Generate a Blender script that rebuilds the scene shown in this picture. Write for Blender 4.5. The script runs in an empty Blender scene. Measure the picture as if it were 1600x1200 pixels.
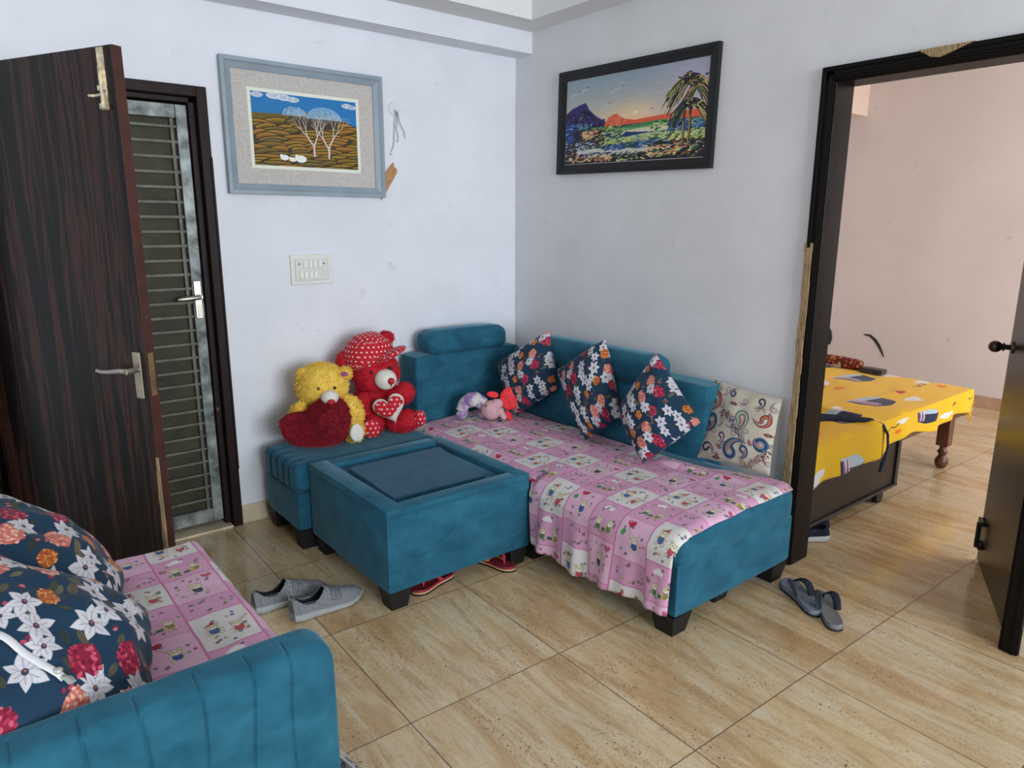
import bpy, bmesh, math, random
import numpy as np
from mathutils import Vector, Matrix, noise
PI = math.pi
S = bpy.context.scene
COL = S.collection

# ------------------------------------------------------------------ camera, world, lights, exposure
yaw, pitch, roll = 0.895, 0.2211, 0.0028
fwd = Vector((math.cos(pitch)*math.cos(yaw), math.cos(pitch)*math.sin(yaw), -math.sin(pitch)))
rt = Vector((math.sin(yaw), -math.cos(yaw), 0)); up = rt.cross(fwd)
rr = math.cos(roll)*rt + math.sin(roll)*up; uu = -math.sin(roll)*rt + math.cos(roll)*up
cam_d = bpy.data.cameras.new('camera'); cam = bpy.data.objects.new('camera', cam_d); COL.objects.link(cam)
cam.matrix_world = Matrix(((rr.x, uu.x, -fwd.x, -2.841), (rr.y, uu.y, -fwd.y, -3.516), (rr.z, uu.z, -fwd.z, 1.5), (0, 0, 0, 1)))
cam_d.sensor_width = 36; cam_d.lens = 36*1107/1600; cam_d.clip_start = .02
S.camera = cam
W = bpy.data.worlds.new('world'); S.world = W; W.use_nodes = True
W.node_tree.nodes['Background'].inputs[0].default_value = (.80, .88, 1.0, 1)
W.node_tree.nodes['Background'].inputs[1].default_value = .52
def area(name, loc, rot, sx, sy, power, col):
    l = bpy.data.lights.new(name, 'AREA'); l.shape = 'RECTANGLE'; l.size = sx; l.size_y = sy; l.energy = power; l.color = col
    o = bpy.data.objects.new(name, l); COL.objects.link(o); o.location = loc; o.rotation_euler = rot
    return o
area('window_light_room', (-1.6, -7.8, 1.8), (math.radians(90), 0, 0), 3.4, 2.2, 262, (.86, .93, 1.0))
area('side_area_light', (-4.6, -2.6, 1.7), (math.radians(90), 0, math.radians(-90)), 1.6, 1.4, 12, (.9, .95, 1.0))  # weak cool area lamp aimed across the room from the left
area('window_light_bedroom', (2.7, -4.6, 1.6), (math.radians(90), 0, 0), 1.8, 1.5, 50, (1.0, .97, .95))
S.view_settings.view_transform = 'Standard'; S.view_settings.look = 'None'
S.view_settings.exposure = 0.30; S.view_settings.gamma = 1; S.view_settings.use_curve_mapping = False

# ------------------------------------------------------------------ material helpers
def lin(c):
    return tuple(((x/255)/12.92 if x/255 <= .04045 else ((x/255+.055)/1.055)**2.4) for x in c)
def rgba(c): return lin(c)+(1,)
class NT:
    def __init__(s, name):
        s.m = bpy.data.materials.new(name); s.m.use_nodes = True; s.t = s.m.node_tree
        s.b = s.t.nodes['Principled BSDF']; s.out = s.t.nodes['Material Output']
    def n(s, typ, **kw):
        x = s.t.nodes.new(typ)
        for k, v in kw.items(): setattr(x, k, v)
        return x
    def l(s, a, b): s.t.links.new(a, b)
    def coord(s, out='Object', scale=(1, 1, 1), rot=(0, 0, 0), loc=(0, 0, 0)):
        t = s.n('ShaderNodeTexCoord'); m = s.n('ShaderNodeMapping')
        m.inputs['Scale'].default_value = scale; m.inputs['Rotation'].default_value = rot; m.inputs['Location'].default_value = loc
        s.l(t.outputs[out], m.inputs[0]); return m.outputs[0]
    def noise(s, vec, scale=5, detail=4, rough=.5, dist=0):
        x = s.n('ShaderNodeTexNoise'); x.inputs['Scale'].default_value = scale; x.inputs['Detail'].default_value = detail
        x.inputs['Roughness'].default_value = rough; x.inputs['Distortion'].default_value = dist
        if vec is not None: s.l(vec, x.inputs['Vector'])
        return x.outputs['Fac']
    def ramp(s, fac, stops):
        x = s.n('ShaderNodeValToRGB'); r = x.color_ramp
        while len(r.elements) < len(stops): r.elements.new(.5)
        for e, (p, c) in zip(r.elements, stops): e.position = p; e.color = c if len(c) == 4 else rgba(c)
        s.l(fac, x.inputs[0]); return x.outputs[0]
    def mix(s, fac, a, b, mode='MIX'):
        x = s.n('ShaderNodeMix', data_type='RGBA', blend_type=mode)
        for inp, v in ((0, fac), (6, a), (7, b)):
            if hasattr(v, 'links'): s.l(v, x.inputs[inp])
            else: x.inputs[inp].default_value = v if inp == 0 or len(v) == 4 else rgba(v)
        return x.outputs[2]
    def math(s, op, a, b=None):
        x = s.n('ShaderNodeMath', operation=op)
        for i, v in enumerate((a, b)):
            if v is None: continue
            if hasattr(v, 'links'): s.l(v, x.inputs[i])
            else: x.inputs[i].default_value = v
        return x.outputs[0]
    def bump(s, h, strength=.3, dist=.01):
        x = s.n('ShaderNodeBump'); x.inputs['Strength'].default_value = strength; x.inputs['Distance'].default_value = dist
        s.l(h, x.inputs['Height']); s.l(x.outputs[0], s.b.inputs['Normal'])
    def base(s, c):
        if hasattr(c, 'links'): s.l(c, s.b.inputs['Base Color'])
        else: s.b.inputs['Base Color'].default_value = rgba(c)
    def rough(s, r): s.b.inputs['Roughness'].default_value = r
    def sheen(s, w, r=.4, tint=(1, 1, 1, 1)):
        s.b.inputs['Sheen Weight'].default_value = w; s.b.inputs['Sheen Roughness'].default_value = r; s.b.inputs['Sheen Tint'].default_value = tint
def simple(name, c, rough=.6, metal=0, var=.0, vs=20, bump=0, bs=80):
    m = NT(name); m.rough(rough); m.b.inputs['Metallic'].default_value = metal
    v = m.coord()
    if var:
        c2 = tuple(max(0, x*(1-var)) for x in c); c1 = tuple(min(255, x*(1+var)) for x in c)
        m.base(m.ramp(m.noise(v, vs, 4), [(.3, c2), (.7, c1)]))
    else: m.base(c)
    if bump: m.bump(m.noise(v, bs, 3), bump, .003)
    return m.m
def wall_mat(name, c, sc=3):
    m = NT(name); v = m.coord()
    c2 = tuple(x*.965 for x in c)
    col = m.ramp(m.noise(v, sc, 5, .6), [(.35, c2), (.65, c)])
    sm = m.ramp(m.noise(m.coord(loc=(3, 5, 1)), 9, 6, .7), [(.27, (168, 166, 166)), (.36, (255, 255, 255))])
    m.base(m.mix(.35, col, sm, 'MULTIPLY')); m.rough(.55); m.bump(m.noise(v, 60, 3), .08, .004); return m.m
def velvet(name, c, c2, s=7):
    m = NT(name); v = m.coord(scale=(1, 1, 1.6))
    n1 = m.noise(v, s, 6, .62, .4)
    m.base(m.ramp(n1, [(.3, c), (.68, c2)])); m.rough(.85); m.sheen(.55, .35, rgba((165, 205, 222)))
    m.b.inputs['Specular IOR Level'].default_value = .2
    m.bump(m.noise(m.coord(), 140, 2), .15, .002); return m.m

# ------------------------------------------------------------------ fabric prints, computed here
class Cv:
    def __init__(s, w, h, bg):
        s.w, s.h = w, h; s.a = np.empty((h, w, 3), np.float32); s.a[:] = np.array(bg, np.float32)/255
    def _win(s, x0, y0, x1, y1):
        x0 = max(0, int(x0)-1); y0 = max(0, int(y0)-1); x1 = min(s.w, int(x1)+2); y1 = min(s.h, int(y1)+2)
        if x1 <= x0 or y1 <= y0: return None
        yy, xx = np.mgrid[y0:y1, x0:x1]; return x0, y0, x1, y1, xx+.5, yy+.5
    def _put(s, win, m, c, al):
        x0, y0, x1, y1 = win[:4]; a = (np.clip(m, 0, 1)*al)[..., None]
        s.a[y0:y1, x0:x1] = s.a[y0:y1, x0:x1]*(1-a)+np.array(c, np.float32)/255*a
    def ell(s, cx, cy, rx, ry, c, ang=0, al=1, soft=1.):
        R = max(rx, ry)+2; w = s._win(cx-R, cy-R, cx+R, cy+R)
        if w is None: return
        X = w[4]-cx; Y = w[5]-cy; ca, sa = math.cos(ang), math.sin(ang)
        u = (X*ca+Y*sa)/rx; v = (-X*sa+Y*ca)/ry; d = np.sqrt(u*u+v*v)
        s._put(w, (1-d)*min(rx, ry)/soft+.5, c, al)
    def poly(s, pts, c, al=1):
        P = np.array(pts, float); w = s._win(P[:, 0].min(), P[:, 1].min(), P[:, 0].max(), P[:, 1].max())
        if w is None: return
        acc = np.zeros(w[4].shape)
        for ox, oy in ((-.25, -.25), (.25, .25), (-.25, .25), (.25, -.25)):
            X = w[4]+ox; Y = w[5]+oy; ins = np.zeros(X.shape, bool)
            for i in range(len(P)):
                x1, y1 = P[i]; x2, y2 = P[i-1]
                if y1 == y2: continue
                ins ^= ((y1 > Y) != (y2 > Y)) & (X < (x2-x1)*(Y-y1)/(y2-y1)+x1)
            acc += ins*.25
        s._put(w, acc, c, al)
    def line(s, pts, wd, c, al=1):
        for (ax, ay), (bx, by) in zip(pts[:-1], pts[1:]):
            w = s._win(min(ax, bx)-wd, min(ay, by)-wd, max(ax, bx)+wd, max(ay, by)+wd)
            if w is None: continue
            dx, dy = bx-ax, by-ay; L = dx*dx+dy*dy+1e-9
            t = np.clip(((w[4]-ax)*dx+(w[5]-ay)*dy)/L, 0, 1)
            d = np.hypot(w[4]-ax-t*dx, w[5]-ay-t*dy); s._put(w, wd/2-d+.5, c, al)
    def rect(s, x0, y0, x1, y1, c): s.a[max(0, int(y0)):int(y1), max(0, int(x0)):int(x1)] = np.array(c, np.float32)/255
    def heart(s, cx, cy, r, c, ang=0):
        pts = []
        for k in range(40):
            t = 2*PI*k/40; x = 16*math.sin(t)**3/17; y = -(13*math.cos(t)-5*math.cos(2*t)-2*math.cos(3*t)-math.cos(4*t))/17
            pts.append((cx+r*(x*math.cos(ang)-y*math.sin(ang)), cy+r*(x*math.sin(ang)+y*math.cos(ang))))
        s.poly(pts, c)
    def image(s, name):
        im = bpy.data.images.new(name, s.w, s.h); px = np.ones((s.h, s.w, 4), np.float32); px[..., :3] = s.a[::-1]
        im.pixels.foreach_set(px.ravel()); im.update(); im.pack(); return im
def leafp(cx, cy, L, wd, ang, n=7, tip=1.):
    a = []; b = []
    for k in range(n+1):
        t = k/n; q = wd*math.sin(PI*t**tip)
        a.append((t*L, q)); b.append((t*L, -q))
    P = a+b[::-1]; ca, sa = math.cos(ang), math.sin(ang)
    return [(cx+x*ca-y*sa, cy+x*sa+y*ca) for x, y in P]
def lily(C, x, y, r, R, rot):
    for k in range(6):
        a = rot+k*PI/3+R.uniform(-.12, .12); L = r*R.uniform(.85, 1.08)
        C.poly(leafp(x, y, L*1.03, L*.30, a, tip=.8), (150, 150, 160)); C.poly(leafp(x, y, L, L*.27, a, tip=.8), (218, 216, 220))
        C.line([(x, y), (x+L*.6*math.cos(a), y+L*.6*math.sin(a))], max(1, r*.05), (165, 160, 172))
        C.ell(x+L*.3*math.cos(a), y+L*.3*math.sin(a), r*.13, r*.06, (190, 182, 196), a, .8)
    C.ell(x, y, r*.17, r*.15, (70, 62, 84)); C.ell(x+r*.05, y, r*.06, r*.06, (190, 110, 80))
def cluster(C, x, y, r, R, pal):
    C.ell(x, y, r, r*.82, pal[0])
    for k in range(int(60)):
        a = R.uniform(0, 6.28); d = r*math.sqrt(R.random())*1.02
        C.ell(x+d*math.cos(a), y+d*.85*math.sin(a), r*R.uniform(.08, .15), r*.09, R.choice(pal[1:]), R.uniform(0, 3))
def floral(seed, w=900):
    R = random.Random(seed); C = Cv(w, w, (26, 57, 82)); u = w/29.
    for k in range(46):
        x, y = R.uniform(0, w), R.uniform(0, w); a = R.uniform(0, 6.28); L = u*R.uniform(1.6, 3.2)
        C.poly(leafp(x, y, L, L*.2, a), R.choice([(70, 74, 58), (92, 88, 66), (50, 60, 52), (112, 102, 78)]))
        C.line([(x, y), (x+L*.95*math.cos(a), y+L*.95*math.sin(a))], 1.2, (30, 36, 34))
    for k in range(34):
        x, y = R.uniform(0, w), R.uniform(0, w)
        for j in range(3): C.ell(x+R.uniform(-1, 1)*u*.5, y+R.uniform(-1, 1)*u*.5, u*.32, u*.24, R.choice([(196, 70, 92), (214, 120, 130), (150, 40, 70)]), R.uniform(0, 3))
    pals = [[(205, 118, 104), (238, 164, 144), (226, 134, 118), (190, 88, 84), (246, 190, 166)],
            [(150, 30, 62), (196, 52, 84), (120, 22, 48), (218, 96, 116)],
            [(186, 96, 42), (222, 138, 62), (150, 70, 36), (236, 168, 100)]]
    st = 5.9*u; n = int(w/st)+1
    for j in range(-1, n+1):
        for i in range(-1, n+1):
            x = (i+.5*(j % 2)+R.uniform(-.15, .15))*st; y = (j+R.uniform(-.15, .15))*st
            k = (i*2+j*3+seed) % 5
            if k in (0, 2): 
                lily(C, x, y, u*R.uniform(2.2, 2.8), R, R.random()*6); lily(C, x+u*3.0, y+u*R.uniform(-2.2, 2.2), u*R.uniform(1.9, 2.4), R, R.random()*6)
            elif k == 1: cluster(C, x, y, u*R.uniform(2.0, 2.6), R, pals[0]); lily(C, x+u*3.2, y+u, u*2.1, R, R.random()*6)
            elif k == 3: cluster(C, x, y, u*R.uniform(2.0, 2.5), R, pals[1]); lily(C, x-u*2.8, y+u*2, u*2.2, R, R.random()*6)
            else: cluster(C, x, y, u*R.uniform(1.3, 1.8), R, pals[2])
    C.a *= .93
    return C.image('floral_print_%d' % seed)
def teddy(C, x, y, r, shirt, R):
    f = (226, 214, 178); o = (120, 104, 84)
    for sx in (-1, 1):
        C.ell(x+sx*r*.55, y-r*.6, r*.26, r*.26, o); C.ell(x+sx*r*.55, y-r*.6, r*.2, r*.2, f)
        C.ell(x+sx*r*.6, y+r*1.6, r*.36, r*.26, o); C.ell(x+sx*r*.6, y+r*1.6, r*.3, r*.2, f)
        C.ell(x+sx*r*.75, y+r*.75, r*.34, r*.16, o, sx*.6); C.ell(x+sx*r*.75, y+r*.75, r*.29, r*.12, f, sx*.6)
    C.ell(x, y+r*1.0, r*.58, r*.68, o); C.ell(x, y+r*1.0, r*.52, r*.62, shirt)
    C.ell(x, y, r*.68, r*.6, o); C.ell(x, y, r*.62, r*.54, f); C.ell(x, y+r*.18, r*.24, r*.18, (246, 240, 224))
    C.ell(x-r*.22, y-r*.1, r*.07, r*.09, (40, 36, 40)); C.ell(x+r*.22, y-r*.1, r*.07, r*.09, (40, 36, 40)); C.ell(x, y+r*.1, r*.09, r*.06, (70, 40, 44))
def nursery():
    PX = 1500/ .60; w = 1500; h = 1500; C = Cv(w, h, (216, 150, 188)); R = random.Random(5)   # 0.60 m square repeat
    sw = w/4
    LP, WH, HT, MP = (232, 178, 208), (226, 220, 216), 'hatch', (222, 156, 194)
    seqs = [[(.17, LP, 'balloon'), (.10, MP, 'flowers'), (.16, WH, 'pair'), (.17, HT, 'cloud')],
            [(.15, HT, 'cloud'), (.17, LP, 'one'), (.10, MP, 'flowers'), (.18, WH, 'pair')],
            [(.16, WH, 'pair'), (.17, HT, 'cloud'), (.17, LP, 'balloon'), (.10, MP, 'flowers')],
            [(.09, MP, 'flowers'), (.18, WH, 'pair'), (.16, HT, 'cloud'), (.17, LP, 'one')]]
    offs = [0, .21, .36, .5]
    for c, seq in enumerate(seqs):
        x0 = c*sw; y = offs[c]*PX*.6 - h
        while y < h:
            for hh, bg, kind in seq:
                H = hh*PX; y0, y1 = y, y+H; y = y1
                if y1 < 0 or y0 > h: continue
                if bg == 'hatch':
                    C.rect(x0, y0, x0+sw, min(h, y1), (216, 132, 180))
                    ya, yb = int(max(0, y0)), int(min(h, y1)); xa, xb = int(x0), int(x0+sw)
                    yy, xx = np.mgrid[ya:yb, xa:xb]
                    m = (((xx+yy) % 11 < 4.5) & ((xx-yy) % 22 < 17))[..., None]
                    C.a[ya:yb, xa:xb] = np.where(m, np.array((238, 196, 218), np.float32)/255, C.a[ya:yb, xa:xb])
                else: C.rect(x0, y0, x0+sw, min(h, y1), bg)
                cx = x0+sw/2; cy = (y0+y1)/2; u = sw/10
                for sx in (-1, 1):
                    pass
                if kind == 'balloon':
                    C.heart(cx-u*1.6, y0+u*1.9, u*1.35, (206, 34, 62)); C.ell(cx-u*2.2, y0+u*1.4, u*.3, u*.2, (244, 190, 200)); C.ell(cx-u*3.1, y0+u*4.4, u*.7, u*.8, (70, 160, 84))
                    C.line([(cx-u*1.6, y0+u*3.2), (cx+u*.2, y0+u*6)], 3, (120, 90, 100)); teddy(C, cx+u*.9, y0+u*5.6, u*1.5, (48, 84, 168), R)
                elif kind == 'one':
                    C.heart(cx+u*3, y0+u*1.9, u*1.2, (222, 84, 112)); teddy(C, cx, cy-u*.4, u*1.7, (52, 70, 92), R)
                elif kind == 'pair':
                    teddy(C, cx-u*1.9, cy-u*1.2, u*1.6, (66, 100, 168), R); C.poly([(cx-u*2.9, cy-u*2.0), (cx-u*1.0, cy-u*2.2), (cx-u*1.6, cy-u*3.2)], (190, 40, 60))
                    teddy(C, cx+u*2.0, cy+u*.4, u*1.5, (206, 70, 92), R)
                elif kind == 'cloud':
                    for dx, dy, r in ((0, 0, 1.), (.9, .2, .8), (-.9, .25, .7), (.3, -.5, .7)): C.ell(cx-u*.8+dx*u, y0+u*2+dy*u, r*u, r*u*.75, (240, 236, 236))
                    teddy(C, cx-u*1.6, cy+u*1.0, u*1.35, (88, 122, 84), R); teddy(C, cx+u*2.2, cy+u*.8, u*1.35, (150, 136, 70), R)
                    C.rect(cx-u*.2, cy+u*2.2, cx+u*1.0, cy+u*3.2, (60, 110, 80)); C.rect(cx+u*1.0, cy+u*2.4, cx+u*1.7, cy+u*3.2, (220, 176, 70))
                for k in range(16 if kind != 'balloon' else 9):
                    a = R.uniform(0, 6.28); d = R.uniform(.62, 1.0); px = cx+math.cos(a)*d*sw*.43; py = cy+math.sin(a)*d*H*.42
                    cc = R.choice([(84, 70, 96), (120, 132, 84), (150, 44, 76), (60, 78, 130), (178, 160, 100)])
                    for j in range(5): C.ell(px+u*.22*math.cos(j*1.26), py+u*.22*math.sin(j*1.26), u*.17, u*.13, cc)
                    C.ell(px, py, u*.1, u*.1, (236, 226, 190))
                for yl in (y0, ): C.line([(x0, yl), (x0+sw, yl)], 12, (214, 122, 174))
        C.line([(x0, 0), (x0, h)], 16, (212, 116, 170)); C.line([(x0+sw, 0), (x0+sw, h)], 16, (212, 116, 170))
    g_ = C.a.mean(axis=2, keepdims=True); C.a = (C.a*.84+g_*.16)*.94
    return C.image('nursery_patchwork_print')
def paisley():
    w = 900; C = Cv(w, w, (206, 196, 176)); R = random.Random(3)
    for k in range(260): C.ell(R.uniform(0, w), R.uniform(0, w), R.uniform(6, 30), R.uniform(4, 12), R.choice([(196, 186, 170), (214, 204, 186), (186, 180, 176)]), R.uniform(0, 3), .5)
    def drop(x, y, r, ang, cols, tail=2.6):
        for q, c in zip((1., .78, .5, .25), cols):
            pts = []
            for k in range(28):
                t = k/27; rad = r*q*math.sin(PI*min(1, t*1.0))**.6 if 0 < t < 1 else 0
                pass
            n = 14
            for k in range(n+1):   # tapering curled tail
                t = k/n; a = ang+t*1.9; d = r*tail*t
                C.ell(x+d*math.cos(a), y+d*math.sin(a), r*q*(1-t)**1.1+1.2, r*q*(1-t)**1.1+1.2, c)
        for k in range(10):
            a = k*PI/5; C.line([(x, y), (x+r*.55*math.cos(a), y+r*.55*math.sin(a))], 3, (236, 214, 190))
    B = [(62, 92, 124), (38, 60, 92), (104, 140, 168), (190, 110, 90)]; O = [(120, 60, 50), (206, 104, 66), (70, 76, 100), (214, 190, 170)]
    K = [(70, 62, 74), (40, 38, 52), (150, 140, 150), (210, 190, 190)]; G = [(92, 120, 124), (186, 178, 150), (70, 96, 110), (200, 150, 130)]
    for x, y, a, q in ((260, 420, .6, K), (600, 480, 2.2, G), (330, 720, 4.0, B), (880, 780, 2.8, B), (60, 620, 1.0, G), (680, 190, 5.0, O), (230, 250, 2.0, G), (860, 160, 3.0, K), (560, 560, .2, K), (600, 860, 3.6, O), (450, 540, 4.4, G), (240, 60, .6, O), (880, 620, 4, G), (400, 380, 5.2, K), (180, 560, 3.3, O), (520, 140, 1.4, G)):
        drop(x, y, 34, a, [(150, 146, 150), (186, 176, 164), q[0], q[3]], 3.4)
    for k in range(26):
        x, y, r, a0 = R.uniform(40, 860), R.uniform(40, 860), R.uniform(30, 60), R.uniform(0, 6)
        C.line([(x+r*math.cos(a0+t*.35)*(1-t*.05), y+r*math.sin(a0+t*.35)*(1-t*.05)) for t in range(14)], 4, (126, 118, 122), .8)
    drop(110, 180, 74, .2, O); drop(520, 330, 84, .9, G, 3.2); drop(120, 440, 78, .7, B); drop(430, 760, 80, -2.3, B, 3.4); drop(800, 300, 66, 1.4, O)
    drop(790, 590, 84, 2.0, B, 1.2); drop(600, 690, 50, .3, B); drop(110, 760, 50, -1.2, K); drop(330, 90, 40, 3.3, B, 2.2); drop(700, 90, 40, .4, K, 3); drop(300, 590, 36, 0.3, K, 3)
    for k in range(420):   # dark speckled sprays
        t = R.random(); x = 230+t*330+R.gauss(0, 16); y = 330+t*t*250+R.gauss(0, 26); C.ell(x, y, R.uniform(3, 10), R.uniform(3, 7), R.choice([(34, 32, 46), (70, 64, 80), (206, 196, 190), (120, 110, 120)]), R.uniform(0, 3))
    for k in range(300):
        t = R.random(); x = 880-t*260+R.gauss(0, 20); y = 660+t*240+R.gauss(0, 20); C.ell(x, y, R.uniform(3, 10), R.uniform(3, 7), R.choice([(60, 34, 46), (150, 84, 74), (226, 206, 190), (36, 34, 50)]), R.uniform(0, 3))
    for k in range(160):
        x = 60+R.gauss(0, 40); y = 60+R.gauss(0, 30); C.ell(x, y, R.uniform(3, 9), R.uniform(3, 7), R.choice([(40, 34, 46), (140, 90, 84), (220, 206, 190)]), 0)
    for x, y in ((380, 200), (60, 330), (850, 460), (260, 860)):
        C.poly(leafp(x-60, y, 120, 24, 0), (196, 108, 72)); C.poly(leafp(x-44, y, 88, 15, 0), (56, 34, 40)); C.ell(x, y, 16, 8, (104, 150, 196))
    for x, y, a in ((250, 300, 1.4), (350, 300, 1.9), (250, 700, .6), (640, 560, 1.0), (820, 200, 1.2), (240, 800, .8)):
        C.poly(leafp(x, y, 90, 22, a), (70, 50, 66)); C.poly(leafp(x+4, y+4, 76, 14, a), (176, 110, 110))
    C.a *= .90
    return C.image('paisley_print')
def bedprint():
    w, h = 2000, 1000; C = Cv(w, h, (232, 186, 30)); R = random.Random(8)     # 2.0 m x 1.0 m
    def cloud(x, y, r):
        for dx, dy, q in ((0, 0, 1), (-.9, .2, .6), (.9, .15, .65), (.1, -.6, .6)): C.ell(x+dx*r, y+dy*r, q*r, q*r*.75, (226, 222, 224))
    def bundle(x, y, s):     # navy humped shape with striped end and pale belly
        C.poly([(x-1.5*s, y+1.0*s), (x-1.2*s, y-.7*s), (x-.2*s, y-1.1*s), (x+1.1*s, y-.9*s), (x+1.5*s, y), (x+1.3*s, y+.6*s), (x, y+.8*s)], (34, 42, 74))
        C.poly([(x-1.5*s, y+1.15*s), (x-.9*s, y+.5*s), (x+1.3*s, y+.15*s), (x+1.45*s, y+.5*s), (x+.5*s, y+1.0*s)], (176, 196, 216))
        for k in range(4):
            q = .35+.22*k; C.line([(x-1.35*s+q*s*.9, y-.6*s), (x-1.3*s+q*s*.9, y), (x-1.5*s+q*s*.9, y+.9*s)], 9, (226, 200, 214) if k % 2 else (140, 90, 130))
    for i in range(8):
        for j in range(4):
            x = i*250+125*(j % 2)+40; y = j*250+60; k = (i+2*j) % 3
            if k == 0: bundle(x+60, y+50, 62)
            elif k == 1: C.heart(x+60, y+60, 26, (184, 26, 44)); cloud(x-10, y-20, 34)
            else:
                P = []
                for q in range(10): a = q*PI/5; r = 32 if q % 2 == 0 else 14; P.append((x+60+r*math.sin(a), y-r*math.cos(a)))
                C.poly(P, (232, 108, 34)); cloud(x+90, y+90, 30); C.line([(x-50, y+70), (x-20, y+48), (x+6, y+74), (x+36, y+52), (x+60, y+78)], 8, (34, 34, 44))
    return C.image('yellow_bedsheet_print')
def sheep_art():
    w, h = 1100, 720; C = Cv(w, h, (38, 116, 176)); R = random.Random(2)
    for cx, cy, r in ((60, 30, 46), (230, 24, 60), (330, 34, 56), (420, 44, 50), (1000, 50, 46), (1050, 60, 40)):
        C.ell(cx, cy, r*1.3, r*.55, (206, 214, 222))
        for k in range(26): x = cx+R.uniform(-1, 1)*r; C.line([(x, cy-18), (x+8, cy+16)], 1.5, (120, 140, 168))
    def top(x): return 205+ -60*math.exp(-((x-700)/330.)**2) + (max(0, x-760)**1.35)*.03
    C.poly([(0, h)]+[(x, top(x)) for x in range(0, w+1, 20)]+[(w, h)], (108, 88, 36))
    for j in range(17):
        y0 = 232+j*31; x = R.uniform(-220, 20)
        while x < w:
            L = R.uniform(240, 560); A = R.uniform(34, 84)*(1.25-j/26.); sk = R.uniform(.7, 1.6)
            def hy_(t): return y0+A-A*math.sin(PI*t**sk)**.75
            pts = [(x+L*t/14., max(top(max(0, min(w, x+L*t/14.)))+5, hy_(t/14.))) for t in range(15)]
            low = [(x+L, max(y0+A+40, top(max(0, min(w, x+L)))+30)), (x, max(y0+A+40, top(max(0, min(w, x)))+30))]
            C.poly(pts+low, (74, 60, 32))
            c0 = R.choice([(150, 120, 42), (172, 134, 46), (132, 110, 48), (184, 128, 44)])
            for q in range(9):
                f = 1-q/9.; C.line([(a+3+q*1.5, b+9+q*5.5) for a, b in pts[2:-2]], 6.5, tuple(v_*(.45+.55*f) for v_ in c0), .9)
            C.line(pts, 6, (34, 28, 22)); x += L*R.uniform(.45, .85)
    for cx, cy, rx, ry in ((430, 172, 130, 62), (740, 180, 195, 96)):     # crowns
        C.poly([(cx-rx, cy+ry*.55)]+[(cx-rx*math.cos(t*PI/20), cy+ry*.45-ry*1.4*math.sin(t*PI/20)) for t in range(21)], (126, 170, 204), .85)
        for k in range(260):
            a = R.uniform(0, PI); d = R.uniform(.35, .98); x = cx-rx*d*math.cos(a); y = cy+ry*.45-ry*1.35*d*math.sin(a); C.line([(x, y), (x+R.uniform(-5, 5), y-14)], 1.6, R.choice([(206, 224, 236), (60, 96, 130)]))
    C.poly([(360, 215), (920, 215), (860, 300), (700, 340), (560, 330), (420, 290)], (58, 44, 38), .75)
    def tree(x, y, ang, L, wd, d):
        x2 = x+L*math.cos(ang); y2 = y-L*math.sin(ang); C.line([(x, y), (x2, y2)], wd, (214, 204, 204))
        if d > 0:
            n = 2 if d > 1 else 3
            for k in range(n): tree(x2, y2, ang+(k-(n-1)/2)*.62*R.uniform(.7, 1.1)+(.5*PI-ang)*.25, L*R.uniform(.62, .8), wd*.62, d-1)
    tree(620, 600, PI/2+.05, 110, 17, 0); tree(618, 500, PI/2+.62, 118, 13, 5); tree(618, 500, PI/2-.35, 105, 12, 5)
    tree(775, 612, PI/2-.05, 105, 18, 0); tree(772, 512, PI/2+.5, 105, 13, 5); tree(772, 512, PI/2-.5, 118, 13, 5)
    for x, y, s in ((300, 632, 46), (384, 648, 38), (470, 638, 62)):
        for dx in (-.6, -.3, .3, .6): C.line([(x+dx*s, y+s*.3), (x+dx*s, y+s*.95)], 6, (44, 36, 30))
        C.ell(x, y, s*.95, s*.6, (236, 234, 228)); C.ell(x-s*.7, y-s*.4, s*.32, s*.3, (240, 238, 232))
    return C.image('hillside_painting')
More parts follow.
